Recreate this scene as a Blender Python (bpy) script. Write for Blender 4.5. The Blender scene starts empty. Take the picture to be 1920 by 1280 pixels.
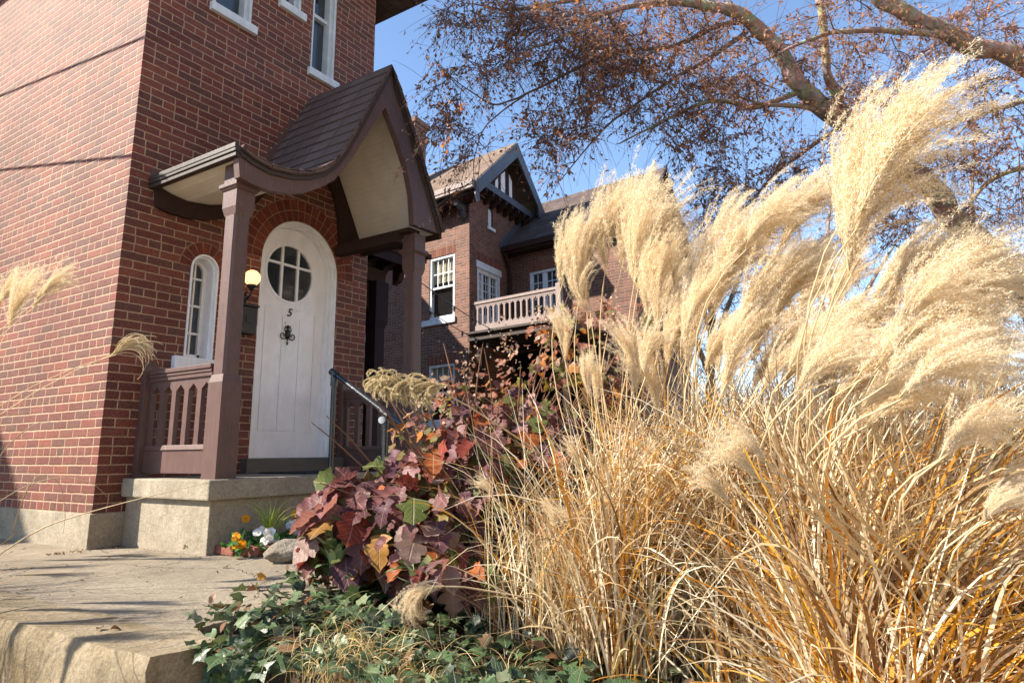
import bpy, math, random
import numpy as np
from mathutils import Vector, Matrix
R=math.radians
rnd=random.Random(7); rng=np.random.default_rng(11)
sc=bpy.context.scene; COL=sc.collection

# ------------------------------------------------------------ camera
CAM=np.array([-2.58911965,-5.17458816,0.394])
M=np.array([[0.54542693,-0.16808731,-0.821131],[-0.8380988,-0.12105423,-0.53191754],[-0.0099928,0.97831106,-0.20690001]])
PPX,PPY,F=941.,582.,1263.
AX=M@np.array([0,0,-1.])
def ray(px,py):
    v=M@np.array([px-PPX,-(py-PPY),-F]); return v/np.linalg.norm(v)
def at(px,py,d):            # point seen at a pixel, d metres along the view axis
    r=ray(px,py); return CAM+r*d/(r@AX)
def onp(px,py,ax,val):      # point seen at a pixel, on an axis-aligned plane
    r=ray(px,py); return CAM+r*(val-CAM[ax])/r[ax]
cd=bpy.data.cameras.new('camera'); cam=bpy.data.objects.new('camera',cd); COL.objects.link(cam)
cd.sensor_width=36; cd.lens=F/1920*36; cd.shift_x=19/1920; cd.shift_y=-58/1920
cd.clip_start=.05; cd.clip_end=3000
mw=Matrix([list(M[i])+[CAM[i]] for i in range(3)]+[[0,0,0,1]]); cam.matrix_world=mw
sc.camera=cam

# ------------------------------------------------------------ light
SUN_AZ=np.array([-.69,.72]); EL=R(36)
w=bpy.data.worlds.new('World'); sc.world=w; w.use_nodes=True
nt=w.node_tree; nt.nodes.clear()
sky=nt.nodes.new('ShaderNodeTexSky'); sky.sky_type='NISHITA'; sky.sun_disc=False
sky.sun_elevation=EL; sky.sun_rotation=math.atan2(SUN_AZ[0],SUN_AZ[1])
sky.air_density=.9; sky.dust_density=0.05; sky.ozone_density=2.0; sky.altitude=100
bg=nt.nodes.new('ShaderNodeBackground'); bg.inputs[1].default_value=.13
wo=nt.nodes.new('ShaderNodeOutputWorld'); nt.links.new(sky.outputs[0],bg.inputs[0]); nt.links.new(bg.outputs[0],wo.inputs[0])
sl=bpy.data.lights.new('sun','SUN'); sl.energy=5.0; sl.angle=R(.5); sl.color=(1,.915,.79)
so=bpy.data.objects.new('sun',sl); COL.objects.link(so)
sd=Vector((SUN_AZ[0]*math.cos(EL),SUN_AZ[1]*math.cos(EL),math.sin(EL)))
so.rotation_euler=sd.to_track_quat('Z','Y').to_euler(); so.location=(-8,8,12)
sc.view_settings.view_transform='Standard'; sc.view_settings.look='None'; sc.view_settings.exposure=1.32; sc.view_settings.gamma=1
sc.cycles.max_bounces=6; sc.cycles.transparent_max_bounces=12; sc.cycles.diffuse_bounces=4

# ------------------------------------------------------------ materials
class NB:
    def __init__(s,name):
        s.m=bpy.data.materials.new(name); s.m.use_nodes=True; s.t=s.m.node_tree; s.t.nodes.clear()
        s.out=s.t.nodes.new('ShaderNodeOutputMaterial')
    def n(s,ty,ins={},**kw):
        x=s.t.nodes.new('ShaderNode'+ty)
        for k,v in kw.items(): setattr(x,k,v)
        for k,v in ins.items():
            if isinstance(v,bpy.types.NodeSocket): s.t.links.new(v,x.inputs[k])
            else: x.inputs[k].default_value=v
        return x
    def math(s,op,a,b=None,c=None):
        ins={0:a}
        if b is not None: ins[1]=b
        if c is not None: ins[2]=c
        return s.n('Math',ins,operation=op).outputs[0]
    def mix(s,f,a,b,bt='MIX'):
        x=s.t.nodes.new('ShaderNodeMix'); x.data_type='RGBA'; x.blend_type=bt
        for k,v in ((0,f),(6,a),(7,b)):
            if isinstance(v,bpy.types.NodeSocket): s.t.links.new(v,x.inputs[k])
            else: x.inputs[k].default_value=v
        return x.outputs[2]
    def ramp(s,f,stops,interp='LINEAR'):
        x=s.t.nodes.new('ShaderNodeValToRGB'); x.color_ramp.interpolation=interp
        e=x.color_ramp.elements
        while len(e)<len(stops): e.new(.5)
        for i,(p,c) in enumerate(stops): e[i].position=p; e[i].color=c
        s.t.links.new(f,x.inputs[0]); return x.outputs[0]
    def noise(s,vec,scale,det=4,rough=.6,**k):
        x=s.n('TexNoise',{'Scale':scale,'Detail':det,'Roughness':rough}); 
        if vec is not None: s.t.links.new(vec,x.inputs['Vector'])
        return x
    def obj(s): return s.n('TexCoord').outputs['Object']
    def uv(s): return s.n('UVMap',uv_map='UVMap').outputs[0]
    def bump(s,h,dist=.01,st=.6,nrm=None):
        i={'Height':h,'Distance':dist,'Strength':st}
        if nrm is not None: i['Normal']=nrm
        return s.n('Bump',i).outputs[0]
    def fin(s,col,rough=.7,nrm=None,spec=.3,metal=0,extra={}):
        i={'Base Color':col,'Roughness':rough,'Specular IOR Level':spec,'Metallic':metal}; i.update(extra)
        if nrm is not None: i['Normal']=nrm
        p=s.n('BsdfPrincipled',i); s.t.links.new(p.outputs[0],s.out.inputs[0]); s.p=p; return s.m
def c4(*a): return (a[0],a[1],a[2],1)

def brick_mat(name,cols,mortar,cw=.2135,ch=.0677,joint=.0092,vertical=False,rough_edge=1.0,stain=.5):
    b=NB(name); uv=b.uv()
    wob=b.noise(uv,14,3); w2=b.noise(uv,70,2)
    vd=b.n('VectorMath',{0:wob.outputs['Color'],1:(.5,.5,.5)},operation='SUBTRACT').outputs[0]
    vs=b.n('VectorMath',{0:vd,'Scale':.008*rough_edge},operation='SCALE').outputs[0]
    vd2=b.n('VectorMath',{0:w2.outputs['Color'],1:(.5,.5,.5)},operation='SUBTRACT').outputs[0]
    vs2=b.n('VectorMath',{0:vd2,'Scale':.006*rough_edge},operation='SCALE').outputs[0]
    v=b.n('VectorMath',{0:uv,1:vs},operation='ADD').outputs[0]; v=b.n('VectorMath',{0:v,1:vs2},operation='ADD').outputs[0]
    sp=b.n('SeparateXYZ',{0:v}); x,y=sp.outputs[0],sp.outputs[1]
    row=b.math('FLOOR',b.math('DIVIDE',y,ch)); fy=b.math('FRACT',b.math('DIVIDE',y,ch))
    hd=b.math('COMPARE',b.math('MODULO',b.math('ADD',row,600.),6.),0.,.1)   # every sixth course is headers
    wid=b.math('MULTIPLY_ADD',hd,-cw/2,cw)
    off=b.math('MULTIPLY',b.math('MODULO',b.math('ADD',row,600.),2.),.5)
    jit=b.math('MULTIPLY',b.n('TexWhiteNoise',{'W':row},noise_dimensions='1D').outputs[0],.12)
    xx=b.math('ADD',b.math('ADD',b.math('DIVIDE',x,wid),off),jit)
    colu=b.math('FLOOR',xx); fx=b.math('FRACT',xx)
    cell=b.n('CombineXYZ',{0:colu,1:row}).outputs[0]
    wn=b.n('TexWhiteNoise',{'Vector':cell},noise_dimensions='2D')
    rv=wn.outputs[0]; rs=b.n('SeparateColor',{0:wn.outputs[1]})
    ex=b.math('MULTIPLY',b.math('MINIMUM',fx,b.math('SUBTRACT',1.,fx)),wid)
    ey=b.math('MULTIPLY',b.math('MINIMUM',fy,b.math('SUBTRACT',1.,fy)),ch)
    e=b.math('MINIMUM',ex,ey)
    mask=b.n('MapRange',{0:e,1:joint*.5-.0012,2:joint*.5+.0012},clamp=True).outputs[0]
    hgt=b.n('MapRange',{0:e,1:joint*.5-.002,2:joint*.5+.005},clamp=True).outputs[0]
    n=len(cols); bc=b.ramp(rv,[((i+.0)/n,c4(*c)) for i,c in enumerate(cols)],'CONSTANT')
    sm=b.n('TexNoise',{'Scale':28.,'Detail':6.,'Roughness':.75}); b.t.links.new(uv,sm.inputs['Vector'])
    bc=b.mix(.55,bc,b.ramp(sm.outputs[0],[(.3,(.35,.3,.3,1)),(.62,(1.25,1.2,1.15,1))]),'MULTIPLY')
    pit=b.n('TexNoise',{'Scale':260.,'Detail':2.}); b.t.links.new(uv,pit.inputs['Vector'])
    bc=b.mix(b.n('MapRange',{0:pit.outputs[0],1:.56,2:.7}).outputs[0],bc,c4(.42,.3,.24))
    bc=b.mix(b.n('MapRange',{0:pit.outputs[0],1:.42,2:.3}).outputs[0],bc,c4(.07,.03,.025))
    mn=b.noise(uv,45,4); mc=b.mix(.8,c4(*mortar),b.ramp(mn.outputs[0],[(.3,(.5,.45,.4,1)),(.7,(1.12,1.07,1.0,1))]),'MULTIPLY')
    col=b.mix(mask,mc,bc)
    big=b.noise(uv,1.1,5,.7); col=b.mix(stain,col,b.ramp(big.outputs[0],[(.35,(.5,.46,.45,1)),(.65,(1.16,1.14,1.12,1))]),'MULTIPLY')
    smr=b.n('MapRange',{0:b.noise(uv,3.,6,.8).outputs[0],1:.6,2:.78,4:.32}).outputs[0]   # mortar smeared over the faces
    col=b.mix(smr,col,mc)
    h=b.math('ADD',b.math('MULTIPLY',hgt,.9),b.math('MULTIPLY',sm.outputs[0],.35))
    h=b.math('ADD',h,b.math('MULTIPLY',pit.outputs[0],.3))
    h=b.math('ADD',h,b.math('MULTIPLY',rs.outputs[1],.5))
    nr=b.bump(h,.006,.8)
    return b.fin(col,.7,nr,.33)
B_COLS=[(.25,.058,.032),(.18,.04,.024),(.29,.078,.04),(.165,.038,.027),(.24,.072,.046),(.20,.045,.026),(.17,.06,.045),(.27,.078,.05),(.15,.055,.04),(.23,.06,.045)]
F_COLS=[(.155,.058,.038),(.11,.04,.028),(.19,.078,.052),(.135,.05,.036),(.09,.037,.028),(.165,.064,.042)]
m_brick=brick_mat('red brick',[(c[0]*.7,c[1]*.58,c[2]*.55) for c in B_COLS],(.50,.36,.24))
m_brick2=brick_mat('weathered brick',F_COLS,(.36,.27,.19),rough_edge=.6)
def soldier_mat():
    b=NB('arch brick'); o=b.uv(); sm=b.noise(b.obj(),35,6,.75)
    a=b.n('Attribute',attribute_name='Col').outputs['Color']
    c=b.mix(.6,a,b.ramp(sm.outputs[0],[(.3,(.4,.35,.35,1)),(.65,(1.25,1.2,1.15,1))]),'MULTIPLY')
    return b.fin(c,.85,b.bump(sm.outputs[0],.006,.5),.2)
m_arch=soldier_mat()
def concrete(name,c1,c2,sc_=3.,crack=True,dark=(.1,.09,.07),rough=.9,bd=.006):
    b=NB(name); o=b.obj()
    n1=b.noise(o,sc_,8,.7); n2=b.noise(o,sc_*9,6,.7); n3=b.noise(o,75,5,.75)
    col=b.ramp(n1.outputs[0],[(.3,c4(*c1)),(.68,c4(*c2))])
    col=b.mix(.5,col,b.ramp(n2.outputs[0],[(.3,(.62,.6,.56,1)),(.7,(1.15,1.13,1.1,1))]),'MULTIPLY')
    col=b.mix(.6,col,b.ramp(n3.outputs[0],[(.33,(.5,.48,.45,1)),(.65,(1.25,1.24,1.22,1))]),'MULTIPLY')
    st=b.n('MapRange',{0:b.noise(o,sc_*.7,9,.78,).outputs[0],1:.55,2:.72,4:.75}).outputs[0]
    col=b.mix(st,col,c4(*dark),'MIX') if dark else col
    h=b.math('ADD',n2.outputs[0],b.math('MULTIPLY',n3.outputs[0],.5))
    if crack:
        vo=b.n('TexVoronoi',{'Scale':1.3},feature='DISTANCE_TO_EDGE'); 
        wv=b.n('VectorMath',{0:o,1:b.n('VectorMath',{0:b.noise(o,5,5).outputs['Color'],'Scale':.25},operation='SCALE').outputs[0]},operation='ADD').outputs[0]
        b.t.links.new(wv,vo.inputs['Vector'])
        ck=b.n('MapRange',{0:vo.outputs[0],1:.0,2:.009}).outputs[0]
        col=b.mix(ck,b.mix(.6,col,c4(.06,.05,.04)),col); h=b.math('ADD',h,b.math('MULTIPLY',ck,1.0))
    return b.fin(col,rough,b.bump(h,bd,.7),.2)
m_pave=concrete('paving concrete',(.24,.20,.15),(.38,.325,.245),1.6,True,(.13,.105,.08),bd=.02)
m_conc=concrete('cast concrete',(.25,.215,.16),(.41,.36,.28),2.6,False,(.14,.12,.09),bd=.01)
m_stone=concrete('rough stone',(.19,.14,.075),(.37,.31,.22),3.5,False,(.13,.10,.06),bd=.012)
m_rock=concrete('grey boulder',(.2,.17,.13),(.42,.37,.3),7,False,(.1,.085,.07),bd=.03)
m_soil=concrete('garden soil',(.045,.03,.02),(.1,.065,.04),8,False,(.03,.02,.014),bd=.03)
m_road=concrete('sidewalk concrete',(.26,.23,.19),(.36,.32,.27),4,False,(.2,.17,.13))
def paint(name,c,rough=.5,scale=(40,40,3),worn=0,wc=(.3,.24,.2),spec=.35,dirt=.45):
    b=NB(name); o=b.obj(); mp=b.n('Mapping',{0:o,3:scale}).outputs[0]
    n=b.noise(mp,1.,5,.7); n2=b.noise(o,9,5,.6)
    col=b.mix(.5,c4(*c),b.ramp(n.outputs[0],[(.3,(.78,.78,.78,1)),(.7,(1.15,1.15,1.15,1))]),'MULTIPLY')
    col=b.mix(dirt,col,b.ramp(n2.outputs[0],[(.3,(.66,.64,.6,1)),(.7,(1.15,1.15,1.15,1))]),'MULTIPLY')
    h=n.outputs[0]
    if worn:
        wn=b.n('MapRange',{0:b.noise(mp,2.6,8,.85).outputs[0],1:.6,2:.66}).outputs[0]
        wn=b.math('MULTIPLY',wn,worn); col=b.mix(wn,col,c4(*wc)); h=b.math('SUBTRACT',h,wn)
    return b.fin(col,rough,b.bump(h,.004,.7),spec)
m_brown=paint('mauve brown paint',(.115,.064,.054),.45,worn=.8,wc=(.36,.29,.27),spec=.35)
m_brown_d=paint('dark brown paint',(.045,.025,.019),.75,spec=.12)
m_brown_dk=paint('weathered trim',(.045,.03,.023),.5,worn=.35,wc=(.22,.17,.14),spec=.35)
m_white=paint('white paint',(.86,.86,.87),.45,(14,14,3),worn=.1,wc=(.5,.48,.45),dirt=.2)
m_door=paint('door paint',(.88,.875,.89),.35,(5,5,2),dirt=.12)
m_bluewhite=paint('cool white paint',(.66,.71,.74),.5,(10,10,4))
m_blue=paint('slate trim paint',(.07,.078,.10),.5,worn=.3,wc=(.03,.03,.04))
m_plum=paint('dark plum paint',(.032,.022,.027),.8,spec=.1)
m_greywood=paint('grey threshold',(.13,.12,.10),.7,(3,30,30))
m_tan=paint('pinkish rail paint',(.27,.21,.19),.6,worn=.3,wc=(.2,.16,.14))
m_black=paint('black iron',(.012,.012,.013),.35,(20,20,20),spec=.5)
m_pipe=paint('painted pipe',(.02,.024,.03),.25,(30,30,10),spec=.6)
def beadboard():
    b=NB('cream beadboard'); uv=b.uv(); sp=b.n('SeparateXYZ',{0:uv})
    f=b.math('FRACT',b.math('DIVIDE',sp.outputs[1],.055)); g=b.n('MapRange',{0:b.math('MINIMUM',f,b.math('SUBTRACT',1.,f)),1:.0,2:.09}).outputs[0]
    n=b.noise(b.obj(),5,5); c=b.mix(.4,c4(.74,.67,.55),b.ramp(n.outputs[0],[(.3,(.7,.7,.68,1)),(.7,(1.1,1.1,1.1,1))]),'MULTIPLY')
    c=b.mix(g,b.mix(.16,c,c4(.25,.2,.14)),c)
    return b.fin(c,.6,b.bump(g,.003,.35),.3)
m_cream=beadboard()
def shingle(name,c1,c2,rh=.125,tw=.24):
    b=NB(name); uv=b.uv(); nz=b.noise(uv,6,3); v=b.n('VectorMath',{0:uv,1:b.n('VectorMath',{0:nz.outputs['Color'],'Scale':.015},operation='SCALE').outputs[0]},operation='ADD').outputs[0]
    sp=b.n('SeparateXYZ',{0:v}); row=b.math('FLOOR',b.math('DIVIDE',sp.outputs[1],rh)); fy=b.math('FRACT',b.math('DIVIDE',sp.outputs[1],rh))
    off=b.n('TexWhiteNoise',{'W':row},noise_dimensions='1D').outputs[0]
    xx=b.math('ADD',b.math('DIVIDE',sp.outputs[0],tw),off); fx=b.math('FRACT',xx)
    wn=b.n('TexWhiteNoise',{'Vector':b.n('CombineXYZ',{0:b.math('FLOOR',xx),1:row}).outputs[0]},noise_dimensions='2D').outputs[0]
    e=b.math('MULTIPLY',b.math('MINIMUM',fx,b.math('SUBTRACT',1.,fx)),tw); g1=b.n('MapRange',{0:e,1:.001,2:.005}).outputs[0]
    g2=b.n('MapRange',{0:fy,1:.0,2:.07}).outputs[0]; g=b.math('MULTIPLY',g1,g2)
    col=b.ramp(wn,[(0,c4(*c1)),(1,c4(*c2))]); gr=b.noise(uv,220,2,.7)
    col=b.mix(.6,col,b.ramp(gr.outputs[0],[(.3,(.5,.5,.5,1)),(.7,(1.4,1.4,1.4,1))]),'MULTIPLY')
    big=b.noise(uv,2,5); col=b.mix(.5,col,b.ramp(big.outputs[0],[(.3,(.65,.65,.65,1)),(.7,(1.2,1.2,1.2,1))]),'MULTIPLY')
    col=b.mix(g,c4(.015,.012,.012),col)
    h=b.math('ADD',b.math('MULTIPLY',g1,.6),b.math('MULTIPLY',b.math('SUBTRACT',1.,fy),1.0)); h=b.math('ADD',h,b.math('MULTIPLY',gr.outputs[0],.25))
    return b.fin(col,.9,b.bump(h,.008,.8),.2)
m_shing=shingle('brown shingles',(.095,.06,.054),(.145,.098,.085))
m_shing_shade=shingle('shade-darkened wing shingles',(.085,.062,.055),(.13,.095,.082),.16,.3)  # darkened so the colour carries the gable's shadow on the wing roof
m_shing2=shingle('tan shingles',(.16,.11,.08),(.225,.16,.118),.16,.3)
def glass(name='window glass',base=(.03,.038,.046)):
    b=NB(name); n=b.noise(b.obj(),1.6,3); 
    return b.fin(c4(*base),.04,b.bump(n.outputs[0],.01,.12),1.0)
m_glass=glass()
def clear_glass():
    b=NB('clear glass'); t=b.n('BsdfTransparent',{0:(.8,.84,.84,1)}); g=b.n('BsdfGlossy',{0:(1,1,1,1),1:.03}); f=b.n('Fresnel',{0:1.5})
    x=b.n('MixShader',{0:.14,1:t.outputs[0],2:g.outputs[0]}); b.t.links.new(x.outputs[0],b.out.inputs[0]); return b.m
m_gutter=None
m_clear=clear_glass()
def solid(name,c,rough=.6,spec=.3,metal=0,extra={}):
    b=NB(name); return b.fin(c4(*c),rough,None,spec,metal,extra)
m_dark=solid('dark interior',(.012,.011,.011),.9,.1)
m_curt=paint('curtain cloth',(.62,.52,.38),.9,(30,30,1))
m_globe=solid('lit globe',(.9,.6,.3),.3,.4,0,{'Emission Color':(1,.52,.2,1),'Emission Strength':.95})
m_bulb=solid('bulb glass',(.32,.32,.3),.08,.6)
m_cap=solid('galvanised cap',(.5,.5,.5),.4,.5)
m_stucco=paint('pale stucco',(.42,.34,.25),.9,(3,3,3))
m_mat=paint('door mat',(.012,.013,.018),.95,(60,60,60))
m_bracket=solid('pale bracket end',(.45,.42,.38),.7)
def leafy(name,trans=.35,rough=.6,veins=False,spec=.25,tint=1.0,bumpy=0):
    b=NB(name); a=b.n('Attribute',attribute_name='Col').outputs['Color']
    n=b.noise(b.obj(),60 if not veins else 35,3); c=b.mix(.5,a,b.ramp(n.outputs[0],[(.3,(.7,.7,.7,1)),(.7,(1.2,1.2,1.2,1))]),'MULTIPLY')
    nr=None
    if veins:
        sp=b.n('SeparateXYZ',{0:b.uv()}); au=b.math('ABSOLUTE',sp.outputs[0])
        k=b.math('FRACT',b.math('MULTIPLY',b.math('SUBTRACT',sp.outputs[1],b.math('MULTIPLY',au,.75)),7.))
        vn=b.n('MapRange',{0:b.math('MINIMUM',k,b.math('SUBTRACT',1.,k)),1:.0,2:.09}).outputs[0]
        md=b.n('MapRange',{0:au,1:.008,2:.03}).outputs[0]; vn=b.math('MULTIPLY',vn,md)
        c=b.mix(vn,b.mix(.35,c,c4(.5,.36,.25)),c); nr=b.bump(vn,.004,.6)
    p=b.n('BsdfPrincipled',{'Base Color':c,'Roughness':rough,'Specular IOR Level':spec})
    if nr is not None: b.t.links.new(nr,p.inputs['Normal'])
    tc=b.mix(1.,c,c4(*(1.25*tint,1.05*tint,.8*tint) if tint<=1 else (1.1,1.04,.92)),'MULTIPLY'); t=b.n('BsdfTranslucent',{0:tc})
    x=b.n('MixShader',{0:trans,1:p.outputs[0],2:t.outputs[0]}); b.t.links.new(x.outputs[0],b.out.inputs[0]); return b.m
m_blade=leafy('dry grass',.3,.55)
m_plume=leafy('feathery seed',.36,.7,spec=.1,tint=1.1)
m_hyd=leafy('oakleaf foliage',.38,.5,True)
m_ivy=leafy('ivy foliage',.22,.42,True,.45)
m_soft=leafy('soft foliage',.3,.7)
m_petal=leafy('petals',.35,.6)
m_tleaf=leafy('withered tree leaves',.45,.7)
def bark():
    b=NB('bark'); o=b.obj(); n=b.noise(o,9,7,.75); v=b.n('TexVoronoi',{'Vector':b.n('Mapping',{0:o,3:(1,1,.6)}).outputs[0],'Scale':14.})
    c=b.ramp(n.outputs[0],[(.32,(.3,.24,.17,1)),(.55,(.52,.43,.32,1)),(.75,(.68,.58,.45,1))]); c=b.mix(.35,c,v.outputs['Color'],'MULTIPLY')
    c=b.mix(b.n('MapRange',{0:b.noise(o,3,5).outputs[0],1:.5,2:.65,4:.6}).outputs[0],c,c4(.27,.12,.05))
    return b.fin(c,.9,b.bump(b.math('ADD',n.outputs[0],v.outputs['Distance']),.05,1.),.15)
m_bark=bark(); m_twig=solid('twig bark',(.13,.085,.065),.85,.15); m_stem=solid('woody stem',(.16,.085,.05),.8,.2)

# ------------------------------------------------------------ mesh helpers
def tag(o,label=None,cat=None,group=None,kind=None):
    if label: o['label']=label
    if cat: o['category']=cat
    if group: o['group']=group
    if kind: o['kind']=kind
    return o
def thing(name,label,cat,loc=(0,0,0),group=None):
    o=bpy.data.objects.new(name,None); COL.objects.link(o); o.location=loc; o.empty_display_size=.1
    return tag(o,label,cat,group)
def link(name,me,parent=None,loc=(0,0,0)):
    o=bpy.data.objects.new(name,me); COL.objects.link(o); o.location=loc
    if parent: o.parent=parent
    return o
def wloc(p):
    v=Vector((0,0,0))
    while p is not None: v=v+p.location; p=p.parent
    return v
class MB:
    def __init__(s,T=None): s.v=[];s.f=[];s.uv=[];s.mi=[];s.col=[];s.T=T
    def face(s,pts,mi=0,uv=None,col=None):
        pts=[Vector(p) for p in pts]
        if uv is None:
            n=Vector((0,0,0))
            for i in range(len(pts)):
                a=pts[i];b=pts[(i+1)%len(pts)]; n+=a.cross(b)
            ax=max(range(3),key=lambda k:abs(n[k])); k={0:(1,2),1:(0,2),2:(0,1)}[ax]; uv=[(p[k[0]],p[k[1]]) for p in pts]
        i0=len(s.v)
        for p in pts: s.v.append(tuple(s.T(p)) if s.T else tuple(p))
        s.f.append(list(range(i0,i0+len(pts)))); s.uv+=list(uv); s.mi.append(mi); s.col+=[col or (1,1,1)]*len(pts)
        return s
    def hexa(s,p,mi=0,col=None):    # 8 points: bottom ring 0-3, top ring 4-7
        for q in ((0,3,2,1),(4,5,6,7),(0,1,5,4),(1,2,6,5),(2,3,7,6),(3,0,4,7)): s.face([p[i] for i in q],mi,None,col)
        return s
    def box(s,x0,x1,y0,y1,z0,z1,mi=0,col=None):
        return s.hexa([(x0,y0,z0),(x1,y0,z0),(x1,y1,z0),(x0,y1,z0),(x0,y0,z1),(x1,y0,z1),(x1,y1,z1),(x0,y1,z1)],mi,col)
    def frus(s,cx,cy,h0,z0,h1,z1,mi=0):
        return s.hexa([(cx+a*h0,cy+b*h0,z0) for a,b in ((-1,-1),(1,-1),(1,1),(-1,1))]+[(cx+a*h1,cy+b*h1,z1) for a,b in ((-1,-1),(1,-1),(1,1),(-1,1))],mi)
    def prism(s,poly,axis,a,b,mi=0,caps=True):  # polygon in the two other axes, extruded along axis
        def P(q,t):
            return {0:(t,q[0],q[1]),1:(q[0],t,q[1]),2:(q[0],q[1],t)}[axis]
        n=len(poly)
        if caps: s.face([P(q,a) for q in poly],mi); s.face([P(q,b) for q in poly[::-1]],mi)
        L=0
        for i in range(n):
            q,r=poly[i],poly[(i+1)%n]; d=math.hypot(r[0]-q[0],r[1]-q[1])
            s.face([P(r,a),P(q,a),P(q,b),P(r,b)],mi,[(a,L+d),(a,L),(b,L),(b,L+d)]); L+=d
        return s
    def strip(s,top,bot,axis,a,b,mi=0):         # band between two polylines of equal length, extruded
        for i in range(len(top)-1): s.prism([bot[i],bot[i+1],top[i+1],top[i]],axis,a,b,mi)
        return s
    def tube(s,pts,rad,n=8,mi=0,cap=True):
        pts=[Vector(p) for p in pts]; rs=rad if isinstance(rad,(list,tuple)) else [rad]*len(pts)
        rings=[]; up=None
        for i,p in enumerate(pts):
            t=(pts[min(i+1,len(pts)-1)]-pts[max(i-1,0)]).normalized()
            if up is None: up=t.orthogonal().normalized()
            up=(up-t*up.dot(t)).normalized(); sd_=t.cross(up)
            rings.append([p+(up*math.cos(2*math.pi*k/n)+sd_*math.sin(2*math.pi*k/n))*rs[i] for k in range(n)])
        for i in range(len(pts)-1):
            for k in range(n): s.face([rings[i][k],rings[i][(k+1)%n],rings[i+1][(k+1)%n],rings[i+1][k]],mi)
        if cap: s.face(rings[0][::-1],mi); s.face(rings[-1],mi)
        return s
    def lathe(s,c,prof,n=16,mi=0):
        for i in range(len(prof)-1):
            (r0,z0),(r1,z1)=prof[i],prof[i+1]
            for k in range(n):
                a,b=2*math.pi*k/n,2*math.pi*(k+1)/n
                pts=[(c[0]+r0*math.cos(a),c[1]+r0*math.sin(a),c[2]+z0),(c[0]+r0*math.cos(b),c[1]+r0*math.sin(b),c[2]+z0),(c[0]+r1*math.cos(b),c[1]+r1*math.sin(b),c[2]+z1),(c[0]+r1*math.cos(a),c[1]+r1*math.sin(a),c[2]+z1)]
                if r0<1e-5: pts=pts[1:]
                elif r1<1e-5: pts=pts[:3]
                s.face(pts,mi)
        return s
    def build(s,name,mats,parent=None,smooth=False,merge=None,bevel=0):
        o0=wloc(parent) if parent else Vector((0,0,0))
        me=bpy.data.meshes.new(name); me.from_pydata([(a-o0.x,b-o0.y,c-o0.z) for a,b,c in s.v],[],s.f)
        for m in (mats if isinstance(mats,(list,tuple)) else [mats]): me.materials.append(m)
        me.polygons.foreach_set('material_index',s.mi)
        u=me.uv_layers.new(name='UVMap'); u.data.foreach_set('uv',[c for p in s.uv for c in p])
        ca=me.color_attributes.new('Col','FLOAT_COLOR','CORNER'); ca.data.foreach_set('color',[c for p in s.col for c in (*p,1)])
        if smooth or merge or bevel:
            import bmesh
            bm=bmesh.new(); bm.from_mesh(me); bmesh.ops.remove_doubles(bm,verts=bm.verts,dist=merge or 1e-5)
            if bevel:
                ed=[e for e in bm.edges if len(e.link_faces)==2 and e.calc_face_angle(0)>.6]
                bmesh.ops.bevel(bm,geom=ed,offset=bevel,segments=2,affect='EDGES',profile=.6,clamp_overlap=True)
            bm.to_mesh(me); bm.free()
        if smooth: me.polygons.foreach_set('use_smooth',[True]*len(me.polygons))
        me.update(); return link(name,me,parent)
def cut(o,cutters):
    for c in cutters:
        md=o.modifiers.new('b','BOOLEAN'); md.operation='DIFFERENCE'; md.object=c; md.solver='EXACT'
    dg=bpy.context.evaluated_depsgraph_get(); me=bpy.data.meshes.new_from_object(o.evaluated_get(dg))
    o.modifiers.clear(); o.data=me
    for c in cutters: bpy.data.objects.remove(c)
def arch_poly(x0,x1,zb,zs,n=16,inset=0):   # opening outline: straight sides and a round head
    r=(x1-x0)/2; cx=(x0+x1)/2
    return [(x0,zb),(x1,zb)]+[(cx+r*math.cos(math.pi*k/n),zs+r*math.sin(math.pi*k/n)) for k in range(n+1)]
def arch_ring(mb,x0,x1,zb,zs,t,y0,y1,n=20,mi=0):   # band following the head and the two sides
    def pl(a,b):
        r=(b-a)/2;cx=(a+b)/2
        return [(b,zb)]+[(cx+r*math.cos(math.pi*k/n),zs+r*math.sin(math.pi*k/n)) for k in range(n+1)]+[(a,zb)]
    mb.strip(pl(x0,x1),pl(x0+t,x1-t),1,y0,y1,mi); return mb
def arrmesh(name,V,Fq,mat,parent=None,col=None,uv=None,smooth=False,tri=False):
    V=np.asarray(V,dtype=np.float32).reshape(-1,3)
    if parent is not None: V=V-np.array(wloc(parent),dtype=np.float32)
    Fq=np.asarray(Fq,dtype=np.int32); k=Fq.shape[1]; me=bpy.data.meshes.new(name)
    me.vertices.add(len(V)); me.vertices.foreach_set('co',V.ravel())
    me.loops.add(Fq.size); me.loops.foreach_set('vertex_index',Fq.ravel())
    me.polygons.add(len(Fq)); me.polygons.foreach_set('loop_start',np.arange(0,Fq.size,k,dtype=np.int32)); me.polygons.foreach_set('loop_total',np.full(len(Fq),k,dtype=np.int32))
    if col is not None:
        ca=me.color_attributes.new('Col','FLOAT_COLOR','POINT'); c=np.ones((len(V),4),dtype=np.float32); c[:,:3]=np.asarray(col).reshape(-1,3); ca.data.foreach_set('color',c.ravel())
    if uv is not None:
        u=me.uv_layers.new(name='UVMap'); u.data.foreach_set('uv',np.asarray(uv,dtype=np.float32).reshape(-1,2)[Fq.ravel()].ravel())
    me.materials.append(mat); me.update(calc_edges=True); me.validate()
    if smooth: me.polygons.foreach_set('use_smooth',[True]*len(me.polygons))
    return link(name,me,parent) if name else me

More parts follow.
